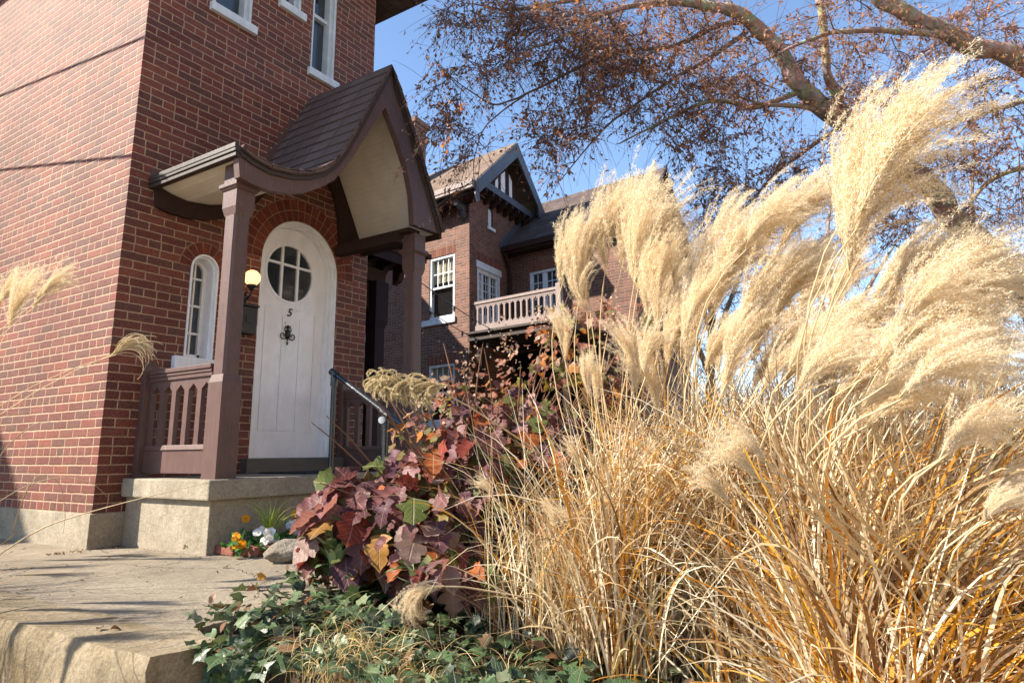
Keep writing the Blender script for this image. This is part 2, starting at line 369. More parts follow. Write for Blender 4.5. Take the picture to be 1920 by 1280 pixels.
# ------------------------------------------------------------ setting
GZ=-.24
def gh(x,y):   # height of the planted bed: level with the paving, falling away towards the street
    t=min(max((-2.5-y)/2.2,0),1); t=t*t*(3-2*t)
    return -.27-.30*t+.02*math.sin(x*3.1+1)*math.cos(y*2.7)
mb=MB(); mb.face([(-900,-900,-.78),(900,-900,-.78),(900,900,-.78),(-900,900,-.78)]); g=mb.build('ground',m_road); tag(g,'pale concrete sidewalk and street level running out to the horizon','ground',kind='structure')
mb=MB()
poly=[(-1.16,-2.88),(-.98,-2.84),(-.93,-2.72),(-.3,-2.66),(.3,-2.56),(3.4,-2.5),(12,-2.5),(12,14),(-9,14),(-9,-.2),(-1.16,-1.0)]
mb.prism(poly,2,-.77,GZ); p=mb.build('path',m_pave); tag(p,'tan concrete paving beside the tower','path',kind='structure')
# soil bed
xs=np.linspace(-1.5,14,110); ys=np.linspace(-12,-2.3,90); V=[];Fq=[]
for j,y in enumerate(ys):
    for i,x in enumerate(xs):
        z=gh(x,y)+ .015*rnd.random()
        if x<-1.0 : z=-.9
        V.append((x,y,z))
for j in range(len(ys)-1):
    for i in range(len(xs)-1):
        a=j*len(xs)+i; Fq.append((a,a+1,a+1+len(xs),a+len(xs)))
g=arrmesh('garden_soil',V,Fq,m_soil,smooth=True); tag(g,'dark garden soil under the ivy and grasses','soil',kind='structure')
# stone kerb that ends the paving
def kerb():
    t=thing('stone_edging','rough tan stone block ending the paving at the lower left of the path','edging stone',(-1.25,-2,-.78))
    import bmesh
    L=[(-1.27,-2.95,.0),(-1.25,-1.9,.6),(-1.24,-.9,1.3)]
    segs=[(-2.955,-1.78),(-1.765,-.6)]
    for k,(a,b_) in enumerate(segs):
        for lv,(z0,z1) in enumerate(((-.52,GZ+.004),(-.80,-.53))):
            bm=bmesh.new(); bmesh.ops.create_grid(bm,x_segments=2,y_segments=2,size=1); bm.free()
            mb=MB(); x1=-1.0 if lv==0 else -1.02
            ny=26; nz=7; nx=6
            # front, end and top faces as jittered grids
            def jit(p):
                q=Vector(p); n=.010*math.sin(q.y*13+q.z*21+lv)+.008*math.sin(q.y*31+q.x*17)+.006*rnd.uniform(-1,1)
                return n
            def P(x,y,z):
                d=.005*math.sin(y*11+z*13+lv*2)+.003*math.sin(y*37+x*19+z*31); e=.004*math.sin(x*23+y*9)
                rx=.014*max(0,1-abs(z-z1)/.03)
                return (x+(d+rx if x<x1-.1 else 0),y+(.01*math.sin(z*31+x*27)),z+(e if z>z1-.001 else 0))
            X=[-1.262+(x1+1.262)*i/nx for i in range(nx+1)]; Y=[a+(b_-a)*i/ny for i in range(ny+1)]; Z=[z0+(z1-z0)*i/nz for i in range(nz+1)]
            for i in range(ny):
                for j in range(nz): mb.face([P(X[0],Y[i+1],Z[j]),P(X[0],Y[i],Z[j]),P(X[0],Y[i],Z[j+1]),P(X[0],Y[i+1],Z[j+1])])
                for j in range(nx): mb.face([P(X[j],Y[i],z1),P(X[j+1],Y[i],z1),P(X[j+1],Y[i+1],z1),P(X[j],Y[i+1],z1)])
            for i in range(nx):
                for j in range(nz):
                    for yy,fl in ((Y[0],0),(Y[-1],1)):
                        q=[P(X[i],yy,Z[j]),P(X[i+1],yy,Z[j]),P(X[i+1],yy,Z[j+1]),P(X[i],yy,Z[j+1])]; mb.face(q[::-1] if fl else q)
            o=mb.build('stone_block',m_stone,t,merge=1e-4,smooth=True); o.data.set_sharp_from_angle(angle=R(48))
kerb()

# ------------------------------------------------------------ brick tower
tw=thing('brick_tower','tall red brick house corner with a white round-topped door numbered 5','house',(0,0,GZ))
mb=MB(); mb.box(0,2.66,0,5.5,0,7.6); wall=mb.build('wall',m_brick,tw)
def cutter(poly,y0=-.3,y1=.2):
    m=MB(); m.prism(poly,1,y0,y1); o=m.build('cut',m_dark); return o
AW=(.583,.843,1.19,1.96); DR=(1.275,2.225,.36,2.205)
UP=[(.575,.99,4.46,6.2),(1.31,1.57,4.94,6.2),(1.72,2.06,4.385,6.2)]
cs=[cutter(arch_poly(*AW)),cutter(arch_poly(*DR),y1=.26)]+[cutter([(a,c),(b,c),(b,d),(a,d)]) for a,b,c,d in UP]
cut(wall,cs)
mb=MB(); mb.box(-.022,2.68,-.022,5.52,-.26,-.0005); mb.build('foundation',m_conc,tw,bevel=.006)
# brick arches
def voussoirs(x0,x1,zs,w,n,name='brick_arch',rows=1,flat=False,z0=None):
    mb=MB(); cx=(x0+x1)/2; r=(x1-x0)/2
    for k in range(n):
        a0=math.pi*k/n; a1=math.pi*(k+1)/n; g_=.010/(r+w/2)/2
        for q in range(rows):
            ra=r+.004+q*(w+.01); rb=ra+w
            col=rnd.choice([(.18,.045,.026),(.15,.038,.023),(.2,.055,.032),(.14,.04,.027)])
            pl=[(cx+ra*math.cos(a0+g_),zs+ra*math.sin(a0+g_)),(cx+rb*math.cos(a0+g_),zs+rb*math.sin(a0+g_)),(cx+rb*math.cos(a1-g_),zs+rb*math.sin(a1-g_)),(cx+ra*math.cos(a1-g_),zs+ra*math.sin(a1-g_))]
            i=len(mb.col); mb.prism(pl,1,-.006,.01); mb.col[i:]=[col]*(len(mb.col)-i)
    i=len(mb.col); R1=r+(w+.01)*rows
    for k in range(24):
        a0=math.pi*k/24;a1=math.pi*(k+1)/24
        mb.prism([(cx+(r-.001)*math.cos(a0),zs+(r-.001)*math.sin(a0)),(cx+R1*math.cos(a0),zs+R1*math.sin(a0)),(cx+R1*math.cos(a1),zs+R1*math.sin(a1)),(cx+(r-.001)*math.cos(a1),zs+(r-.001)*math.sin(a1))],1,-.002,.008)
    mb.col[i:]=[(.3,.2,.13)]*(len(mb.col)-i)
    return mb.build(name,m_arch,tw)
voussoirs(DR[0],DR[1],DR[3],.1,22,rows=2); voussoirs(AW[0],AW[1],AW[3],.1,9,rows=1)
# door
door=thing('door','',''); 
for k in list(door.keys()): del door[k]
door.parent=tw; door.location=(1.75,.12,.36-GZ)
mb=MB(); x0,x1,zb,zs=DR; ins=.052
dx0,dx1=x0+ins,x1-ins
DY=.135
pl=arch_poly(dx0,dx1,zb+.012,zs,28); mb.prism(pl,1,DY,DY+.05)
dl=mb.build('door_leaf',m_door,door)
RC=(1.725,2.165,.292)
m=MB(); m.prism([(RC[0]+RC[2]*math.cos(2*math.pi*k/48),RC[1]+RC[2]*math.sin(2*math.pi*k/48)) for k in range(48)],1,.0,.4); c1=m.build('cut',m_dark)
grooves=[c1]
for gx in (1.45,1.66,1.87,2.06):
    m=MB(); m.box(gx-.007,gx+.007,DY-.02,DY+.010,.62,1.72 if gx in(1.66,1.87) else 1.80); grooves.append(m.build('cut',m_dark))
m=MB(); m.box(dx0+.07,dx1-.07,DY-.02,DY+.010,.606,.62); grooves.append(m.build('cut',m_dark))
m=MB(); rr=.385
ap=[(RC[0]+rr*math.cos(a),RC[1]+rr*math.sin(a)) for a in [math.pi*(1.13+.74*k/24) for k in range(25)]]; ai=[(RC[0]+(rr-.014)*math.cos(a),RC[1]+(rr-.014)*math.sin(a)) for a in [math.pi*(1.13+.74*k/24) for k in range(25)]]
m.strip(ap,ai,1,DY-.02,DY+.006); grooves.append(m.build('cut',m_dark,merge=1e-5))
cut(dl,grooves)
mb=MB(); 
for k in range(48):
    a,b_=2*math.pi*k/48,2*math.pi*(k+1)/48; r0,r1=RC[2]-.012,RC[2]+.014
    mb.prism([(RC[0]+r0*math.cos(a),RC[1]+r0*math.sin(a)),(RC[0]+r1*math.cos(a),RC[1]+r1*math.sin(a)),(RC[0]+r1*math.cos(b_),RC[1]+r1*math.sin(b_)),(RC[0]+r0*math.cos(b_),RC[1]+r0*math.sin(b_))],1,DY-.006,DY+.02)
def chord(dx): return math.sqrt(max(RC[2]**2-dx*dx,0))
for dx in (-.098,.098): h=chord(dx); mb.box(RC[0]+dx-.013,RC[0]+dx+.013,DY+.002,DY+.022,RC[1]-h,RC[1]+h)
dz=.085; h=chord(dz); mb.box(RC[0]-h,RC[0]+h,DY+.004,DY+.024,RC[1]+dz-.012,RC[1]+dz+.012)
mb.build('window_frame',m_door,door)
mb=MB(); mb.face([(RC[0]+RC[2]*math.cos(2*math.pi*k/40),DY+.025,RC[1]+RC[2]*math.sin(2*math.pi*k/40)) for k in range(40)]); mb.build('pane',m_glass,door)
# house number and knocker
def textobj(s,size,loc,mat,parent,name,ext=.003):
    cu=bpy.data.curves.new(name,'FONT'); cu.body=s; cu.size=size; cu.extrude=ext; cu.align_x='CENTER'; cu.shear=.25; cu.offset=.0012
    o=bpy.data.objects.new(name,cu); COL.objects.link(o); o.rotation_euler=(R(90),0,0); o.location=loc
    bpy.context.view_layer.update(); dg=bpy.context.evaluated_depsgraph_get(); me=bpy.data.meshes.new_from_object(o.evaluated_get(dg)); me.transform(o.matrix_world)
    bpy.data.objects.remove(o); me.materials.append(mat); q=wloc(parent); me.transform(Matrix.Translation(-q)); return link(name,me,parent)
textobj('5',.115,(1.735,DY-.006,1.735),m_black,door,'house_number')
mb=MB(); ky,kx,kz=DY-.012,1.725,1.59
mb.lathe((kx,ky,kz-.05),[(0,-.035),(.016,-.03),(.027,-.01),(.03,.015),(.024,.045),(.012,.06),(.0,.065)],14)
mb.lathe((kx,ky,kz+.035),[(0,-.02),(.014,-.012),(.018,.0),(.014,.012),(0,.02)],12)
mb.lathe((kx-.035,ky,kz+.075),[(0,-.008),(.007,0),(0,.008)],8)
for sx in (-1,1):
    pts=[]
    for k in range(15):
        a=-.5+k*.42; r=.012+.0028*(14-k)*.6
        pts.append((kx+sx*(.058+r*math.sin(a)*1.0),ky,kz-.055-r*math.cos(a)))
    mb.tube([(kx+sx*.012,ky,kz-.07),(kx+sx*.03,ky,kz-.082)]+pts[1:],[.006]*2+[.0055]*14,6)
    mb.tube([(kx+sx*.015,ky,kz-.02),(kx+sx*.04,ky,kz+.0),(kx+sx*.035,ky,kz+.025)],.005,6)
    mb.tube([(kx+sx*.01,ky,kz+.02),(kx+sx*.03,ky,kz+.03),(kx+sx*.03,ky,kz+.05)],.004,6)
mb.tube([(kx,ky,kz-.08),(kx,ky,kz-.11),(kx,ky,kz-.125),(kx,ky,kz-.15)],[.008,.004,.01,.001],8)
mb.build('knocker',m_black,door,smooth=True)
mb=MB()
arch_ring(mb,x0+.001,x1-.001,zb+.012,zs,.02,.012,.26); arch_ring(mb,x0+.021,x1-.021,zb+.012,zs,.016,.045,.26); arch_ring(mb,x0+.037,x1-.037,zb+.012,zs,.014,.085,.26)
arch_ring(mb,x0+.004,x1-.004,zb+.012,zs,.012,.004,.02)
mb.build('door_frame',m_white,tw)
mb=MB(); mb.box(1.2,2.33,-.09,.24,.2425,.372); mb.build('threshold',m_greywood,tw,bevel=.006)
# arched side window
def win_part(parent,T=None): pass
wnd=bpy.data.objects.new('arched_window',None); COL.objects.link(wnd); wnd.parent=tw; wnd.location=(.71,.05,1.2-GZ)
mb=MB(); a0,a1,az,as_=AW
arch_ring(mb,a0+.001,a1-.001,az,as_,.014,-.012,.19); arch_ring(mb,a0+.015,a1-.015,az,as_,.012,.03,.19); arch_ring(mb,a0+.027,a1-.027,az,as_,.03,.13,.17)
for zz in (1.42,1.66,1.9): mb.box(a0+.05,a1-.05,.14,.165,zz-.009,zz+.009)
mb.box((a0+a1)/2-.008,(a0+a1)/2+.008,.138,.168,az,as_+.08); mb.box(a0+.03,a1-.03,.13,.17,az,az+.05)
mb.build('frame',m_white,wnd)
mb=MB(); mb.face([(x,.16,z) for x,z in arch_poly(a0+.01,a1-.01,az,as_)]); mb.build('pane',m_glass,wnd)
mb=MB(); mb.box(.487,.868,-.05,.12,1.085,1.192); mb.build('sill',m_white,wnd,bevel=.008)
for a,b_,c,d in UP:
    wnd=bpy.data.objects.new('window',None); COL.objects.link(wnd); wnd.parent=tw; wnd.location=((a+b_)/2,.05,c-GZ)
    mb=MB(); mb.box(a+.001,a+.03,.012,.19,c,d); mb.box(b_-.03,b_-.001,.012,.19,c,d); mb.box(a+.03,a+.06,.10,.16,c,d); mb.box(b_-.055,b_-.03,.06,.17,c,d); mb.box(a+.03,b_-.03,.10,.16,c,c+.05)
    mb.box(a+.03,b_-.03,.10,.16,c+.72,c+.76); mb.build('frame',m_bluewhite,wnd)
    mb=MB(); mb.box(a+.01,b_-.01,.15,.18,c,d); mb.build('pane',m_glass,wnd)
    mb=MB(); mb.box(a-.035,b_+.04,-.045,.1,c-.085,c-.001); mb.build('sill',m_bluewhite,wnd,bevel=.006)
# rowlock stained course under the sills
# tower eave
mb=MB(); mb.box(-.6,3.26,-.6,6.1,6.02,6.1); mb.hexa([(-.62,-.62,6.1),(3.28,-.62,6.1),(3.28,6.1,6.1),(-.62,6.1,6.1),(1.2,1.8,8.8),(1.5,1.8,8.8),(1.5,4.4,8.8),(1.2,4.4,8.8)]); mb.build('roof',[m_shing],tw)
o=tw.children[-1]
# trim: eave placed only over the east side and rear so that it stays above the picture at the front
# unseen rear block, added and raised to shade the far house wall
rear=MB(); rear.box(-7,7.3,8.2,14.5,-.24,7.0); rear.prism([(8.0,7.0),(14.7,7.0),(11.35,9.9)],0,-7.2,7.5); r_=rear.build('rear_shade_wing',m_brick,tw)

# ------------------------------------------------------------ entrance porch
po=thing('entrance_porch','steep gabled porch with mauve brown posts, cream ceiling and shingled roof over the white door','porch',(.3,-1,GZ))
TOP=[(.21,2.60),(.33,2.563),(.477,2.545),(.677,2.575),(.84,2.63),(.98,2.71),(1.108,2.838),(1.2,2.985),(1.3,3.175),(1.458,3.485),(1.745,4.05)]
TOPR=[(1.745,4.05),(1.878,3.885),(2.127,3.46),(2.387,2.98),(2.585,2.60)]
BOT=[(.222,2.372),(.33,2.353),(.48,2.352),(.66,2.385),(.83,2.45),(.98,2.545),(1.12,2.655),(1.23,2.80),(1.35,2.988),(1.51,3.265),(1.715,3.60)]
BOTR=[(1.715,3.60),(1.896,3.336),(2.035,3.10),(2.115,2.86),(2.15,2.56)]
def off(pl,d):      # shift a profile along its own normal, downwards for positive d
    out=[]
    for i,p in enumerate(pl):
        a=pl[max(i-1,0)];b_=pl[min(i+1,len(pl)-1)]; t=(b_[0]-a[0],b_[1]-a[1]); L=math.hypot(*t); n=(t[1]/L,-t[0]/L)
        if n[1]>0: n=(-n[0],-n[1])
        if 0<i<len(pl)-1:
            u1=(p[0]-a[0],p[1]-a[1]); l1=math.hypot(*u1); c=abs((u1[1]*n[0]-u1[0]*n[1])/l1); d2=d/max(c,.35)
        else: d2=d
        out.append((p[0]+n[0]*d2,p[1]+n[1]*d2))
    return out
def shift(pl,dz,dx=0): return [(x+dx,z+dz) for x,z in pl]
TA=TOP+TOPR[1:]; BA=BOT+BOTR[1:]
mb=MB()
mb.strip(TA,off(TA,.022),1,-1.135,-.001)
mb.build('porch_roof',m_shing,po)
# individual shingle courses lapped on the slope
mb=MB()
def lap(pl,n):
    seg=[math.hypot(pl[i+1][0]-pl[i][0],pl[i+1][1]-pl[i][1]) for i in range(len(pl)-1)]; L=sum(seg)
    def P(s):
        s=min(max(s,0),L)
        for i,d in enumerate(seg):
            if s<=d or i==len(seg)-1: 
                t=s/d; return (pl[i][0]+(pl[i+1][0]-pl[i][0])*t,pl[i][1]+(pl[i+1][1]-pl[i][1])*t)
            s-=d
    for k in range(n):
        a,b_=L*k/n,L*(k+1)/n; p,q=P(a),P(b_); t=(q[0]-p[0],q[1]-p[1]); d=math.hypot(*t); nn=(-t[1]/d,t[0]/d)
        if nn[1]<0: nn=(t[1]/d,-t[0]/d)
        y=-1.14
        while y<-.003:
            ww=rnd.choice([.2,.28,.24,.33]); y2=min(y+ww,-.002); h=.010+rnd.uniform(0,.004)
            pts=[(p[0]+nn[0]*h,p[1]+nn[1]*h),(q[0]+nn[0]*.002,q[1]+nn[1]*.002),(q[0],q[1]),(p[0],p[1])]
            mb.prism(pts,1,y,y2-.0025); y=y2
lap(TOP,17); lap([(x,z) for x,z in TOPR[::-1]],13)
mb.build('shingle_courses',m_shing,po)
mb=MB(); mb.strip(off(TA,.03),off(TA,.045),1,-1.05,-.001); mb.build('ceiling',m_cream,po)
mb=MB(); mb.strip(off(TA,.055),BA,1,-1.1,-1.04); mb.build('gable_board',m_brown,po)
mb=MB(); mb.strip(off(TA,.002),off(TA,.032),1,-1.128,-1.05); mb.strip(off(TA,.034),off(TA,.066),1,-1.115,-1.05); mb.build('crown_moulding',m_brown_dk,po)
mb=MB(); mb.strip(off(TA,.05),BOT+[(x+.06*(i>0),z) for i,(x,z) in enumerate(BOTR[1:])],1,-.045,-.001); mb.build('wall_board',m_brown_d,po)
mb=MB(); mb.box(.155,.205,-1.12,-.002,2.55,2.60); mb.box(.165,.215,-1.115,-.002,2.515,2.548); mb.box(.15,.172,-1.122,-.002,2.575,2.612); mb.build('gutter',m_brown_dk,po,bevel=.004)
mb=MB(); mb.box(2.16,2.26,-.86,-.002,2.44,2.53); mb.box(2.2,2.36,-1.0,-.002,2.53,2.57); mb.box(2.545,2.585,-1.1,-.002,2.53,2.595); mb.build('side_beam',m_brown_d,po)
# step flashing up the wall
mb=MB(); pl=TOP[6:]; 
def zt(x):
    for i in range(len(TOP)-1):
        if TOP[i][0]<=x<=TOP[i+1][0]: t=(x-TOP[i][0])/(TOP[i+1][0]-TOP[i][0]); return TOP[i][1]+(TOP[i+1][1]-TOP[i][1])*t
    return 2.6
xk=[.93,1.02,1.085,1.145,1.2,1.255,1.31,1.365,1.42,1.475,1.53]
for k in range(len(xk)-1):
    a,b_=xk[k],xk[k+1]+.035; zt_=round((zt(xk[k+1])+.10)/.0677)*.0677
    mb.prism([(a,zt(a)-.02),(b_,zt(b_)-.02),(b_,zt_-.03),(a+.01,zt_)],1,-.008-.0006*(k%3),-.0005)
mb.build('flashing',m_brown,po)
mb=MB(); mb.prism([(.16,2.6),(.5,2.55),(.5,2.62),(.17,2.70)],1,-.007,-.0005); mb.build('flashing',m_brown,po)
def post(cx,cy):
    mb=MB(); h=.08
    mb.frus(cx,cy,h,.241,h,.90); mb.frus(cx,cy,h,.90,.066,.955)
    s_=.066; c_=.05
    pl=[(cx-s_,cy-c_),(cx-c_,cy-s_),(cx+c_,cy-s_),(cx+s_,cy-c_),(cx+s_,cy+c_),(cx+c_,cy+s_),(cx-c_,cy+s_),(cx-s_,cy+c_)]
    mb.prism(pl,2,.955,2.13); mb.frus(cx,cy,.066,2.13,h,2.19); mb.frus(cx,cy,h,2.19,h,2.325)
    mb.frus(cx,cy,.088,2.325,.10,2.345); mb.frus(cx,cy,.105,2.345,.105,2.372); mb.frus(cx,cy,.08,2.372,.08,2.53)
    return mb.build('post',m_brown,po)
PX=(.345,2.352); PYc=-.935
for px_ in PX: post(px_,PYc)
mb=MB()
for px_,sgn in ((PX[0],-1),(PX[1],1)):
    x=px_-.04 if sgn<0 else px_
    mb=MB(); mb.box(x-.05,x+.05,-.062,-.0015,.241,1.1); mb.frus(x,-.031,.028,1.1,.02,1.12); mb.build('wall_post',m_brown,po,bevel=.004)
def railing(x,name='railing'):
    o=bpy.data.objects.new(name,None); COL.objects.link(o); o.parent=po; o.location=(x-.3,.5,.5)
    y0,y1=-.85,-.062
    mb=MB(); mb.box(x-.05,x+.05,y0,y1,1.01,1.04); mb.box(x-.04,x+.04,y0,y1,.985,1.008); mb.box(x-.032,x+.032,y0,y1,.955,.983); mb.build('handrail',m_brown,o,bevel=.003)
    mb=MB(); mb.box(x-.028,x+.028,y0,y1,.275,.44); mb.hexa([(x-.04,y0,.44),(x+.04,y0,.44),(x+.04,y1,.44),(x-.04,y1,.44),(x-.03,y0,.475),(x+.03,y0,.475),(x+.03,y1,.475),(x-.03,y1,.475)]); mb.build('bottom_rail',m_brown,o,bevel=.003)
    n=5; wdt=(y1-y0)/n; bw=.052; mb=MB()
    for k in range(n+1):
        yc=y0+wdt*k; a=max(yc-bw/2,y0); b_=min(yc+bw/2,y1); mb.box(x-.018,x+.018,a,b_,.475,.955)
    for k in range(n):
        a=y0+wdt*k+bw/2*(1); b_=y0+wdt*(k+1)-bw/2; ym=(a+b_)/2
        mb.prism([(a,.87),(ym,.915),(ym,.955),(a,.955)],0,x-.0175,x+.0175); mb.prism([(ym,.915),(b_,.87),(b_,.955),(ym,.955)],0,x-.0175,x+.0175)
    mb.build('pierced_panel',m_brown,o)
railing(.325); railing(2.37)
mb=MB(); mb.box(.178,2.46,-1.085,-.023,.108,.2405); mb.build('slab',m_conc,po,bevel=.012)
mb=MB(); mb.box(.222,2.42,-1.045,-.023,-.26,.108); mb.build('slab_base',m_conc,po,bevel=.005)
for k,(z1,y0) in enumerate(((.085,-1.42),(-.075,-1.74))):
    mb=MB(); mb.box(1.32,2.35,y0,-1.046 if k==0 else -1.42,-.26,z1); mb.build('step',m_conc,po,bevel=.008)

# handrail of pipe
hr=thing('pipe_handrail','black steel pipe handrail with round fittings beside the porch steps','handrail',(1.22,-1.16,GZ))
XP=1.22
p1=onp(627,700,0,XP); p2=onp(723,775,0,XP); pe=onp(758,800,0,XP); d_=(pe-p1)/np.linalg.norm(pe-p1); ps=p1-d_*.04
mb=MB(); mb.tube([ps,pe],.021,14); mb.build('rail',m_pipe,hr,smooth=False)
for pp in (p1,p2):
    mb=MB(); mb.tube([(XP,pp[1],GZ),(XP,pp[1],pp[2])],.021,14); mb.tube([(XP,pp[1],pp[2]-.10),(XP,pp[1],pp[2]+.012)],.029,14); mb.build('rail_post',m_pipe,hr)
    q=pp; mb=MB(); mb.tube([q-d_*.04,q+d_*.04],.029,14); mb.build('fitting',m_pipe,hr)
mb=MB(); kn=p2+np.array([-.03,.0,-.05]); mb.tube([kn,kn+np.array([-.025,-.012,0])],.026,16); mb.build('end_cap',m_cap,hr)

# wall lamp, letter box, mat
lc=onp(473,521,1,-.13); lp=thing('wall_lamp','glowing round globe lamp on a black bracket beside the white door','lamp',(lc[0],0,lc[2]-.15))
mb=MB(); rr=.072; mb.lathe(lc,[(rr*math.sin(math.pi*k/14),-rr*math.cos(math.pi*k/14)) for k in range(15)],24); mb.build('globe',m_globe,lp,smooth=True)
mb=MB(); mb.lathe((lc[0],lc[1],lc[2]-.075),[(0,-.045),(.018,-.04),(.022,-.02),(.04,-.012),(.044,.004),(.04,.012),(0,.012)],16)
mb.tube([(lc[0],lc[1],lc[2]-.11),(lc[0],lc[1]+.01,lc[2]-.15),(lc[0],-.07,lc[2]-.185),(lc[0],-.02,lc[2]-.17)],.009,8)
mb.tube([(lc[0],lc[1]+.02,lc[2]-.14),(lc[0],-.06,lc[2]-.125),(lc[0],-.04,lc[2]-.15)],.006,6); mb.lathe((lc[0],-.012,lc[2]-.17),[(0,-.06),(.03,-.05),(.035,0),(.03,.05),(0,.06)],10); mb.build('bracket',m_black,lp,smooth=True)
bx=thing('letter_box','flat black metal letter box on the brick below the globe lamp','letter box',(1.15,0,1.45))
mb=MB(); mb.box(1.055,1.215,-.075,-.002,1.455,1.70); mb.build('box_body',m_black,bx,bevel=.006)
mb=MB(); mb.box(1.045,1.225,-.09,-.0025,1.702,1.722); mb.box(1.1,1.17,-.082,-.0755,1.55,1.62); mb.build('lid',m_black,bx,bevel=.003)
mb=MB(); mb.box(1.3,2.15,-.72,-.12,.242,.252); o=mb.build('door_mat',m_mat,bevel=.003); tag(o,'dark flat mat lying on the porch slab before the door','door mat')

# porch of the next entrance
nb=thing('timber_porch','dark timber porch with arched braces and flat eave beyond the brick tower','porch',(3.6,.8,GZ))
NY=.6
mb=MB(); mb.box(2.7,4.50,NY-.02,NY+2.2,3.06,3.12); mb.box(2.7,4.44,NY+.02,NY+2.1,2.99,3.058); mb.build('eave_roof',m_brown_d,nb)
mb=MB(); mb.box(2.7,4.38,NY+.04,NY+.08,2.86,2.985); mb.build('fascia',m_plum,nb)
for k in range(5):
    x=2.9+.33*k; mb=MB(); mb.prism([(NY+.1,2.98),(NY+.45,2.98),(NY+.45,2.7),(NY+.35,2.74),(NY+.3,2.86),(NY+.14,2.88)],0,x,x+.09); mb.build('bracket',m_brown_d,nb)
mb=MB(); mb.box(2.7,3.92,NY+.30,NY+.45,2.62,2.8); mb.box(3.78,3.92,NY+.46,NY+2,2.62,2.8); mb.build('beam',m_brown_d,nb)
def npost(x,y,mat=m_plum):
    mb=MB(); mb.box(x-.115,x+.115,y-.115,y+.115,2.1,2.62); mb.frus(x,y,.085,2.0,.115,2.1); mb.box(x-.085,x+.085,y-.085,y+.085,-.24,2.0); mb.build('post',mat,nb)
npost(3.79,NY+.34); npost(3.79,NY+1.9); npost(2.83,NY+.38,m_brown_d)
mb=MB(); P=[]; 
for k in range(13):
    t=k/12; P.append((2.93+.76*t,2.18+.28*math.sin(math.pi*t)**.8))
mb.strip([(p[0],2.6) for p in P],P,1,NY+.36,NY+.4); mb.strip(shift(P,.07),P,1,NY+.34,NY+.42); mb.build('arched_panel',m_brown_d,nb)
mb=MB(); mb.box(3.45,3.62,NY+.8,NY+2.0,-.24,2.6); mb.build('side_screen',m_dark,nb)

# ------------------------------------------------------------ far brick house
K=np.array([9.6393319,3.63217916]); UD=np.array([0.99669445,0.08124144]); VD=np.array([0.10904073,0.99403728])
def FT(p): q=K+UD*p[0]+VD*p[1]; return (q[0],q[1],p[2])
def fl(px,py,q,d,off_=0.):  # coordinate along d and height, on the vertical plane through K+q
    r=ray(px,py); Q=K+q; n=np.array([-d[1],d[0]]); t=((Q-CAM[:2])@n)/(r[:2]@n); p=CAM+t*r; return (p[:2]-Q)@d,p[2]
fh=thing('brick_house','far brick house with a steep tan gable roof, white windows and a small balcony','house',(*K,-.24))
U1,UE=1.92,3.15
mb=MB(FT); pl=[(0,-.3),(UE,-.3),(UE,6.35),(1.62,7.75),(0,6.35)]
mb.prism(pl,1,0,8.0); wl=mb.build('wall',m_brick2,fh)
def fcut(fn):
    m=MB(FT); fn(m); return m.build('cut',m_dark)
Z1,Z2=3.52,5.06
wins_A=[(.47,1.30,3.52,5.05),(.45,1.30,1.1,2.43),(3.5,4.3,3.4,4.9)]
cs=[fcut(lambda m,a=a:m.box(-.3,.16,a[0],a[1],a[2],a[3])) for a in wins_A]
cs.append(fcut(lambda m:m.box(.36,1.46,-.3,.16,3.05,4.78)))
cs.append(fcut(lambda m:m.prism(arch_poly(.90,1.16,5.87,6.28),1,-.3,.14)))
cut(wl,cs)
mb=MB(FT); mb.box(U1,6.6,-3.62,-.003,-.3,5.5); wg=mb.build('wing_wall',m_brick2,fh)
cut(wg,[fcut(lambda m:m.box(U1-.3,U1+.16,-1.57,-.69,3.62,4.80))])
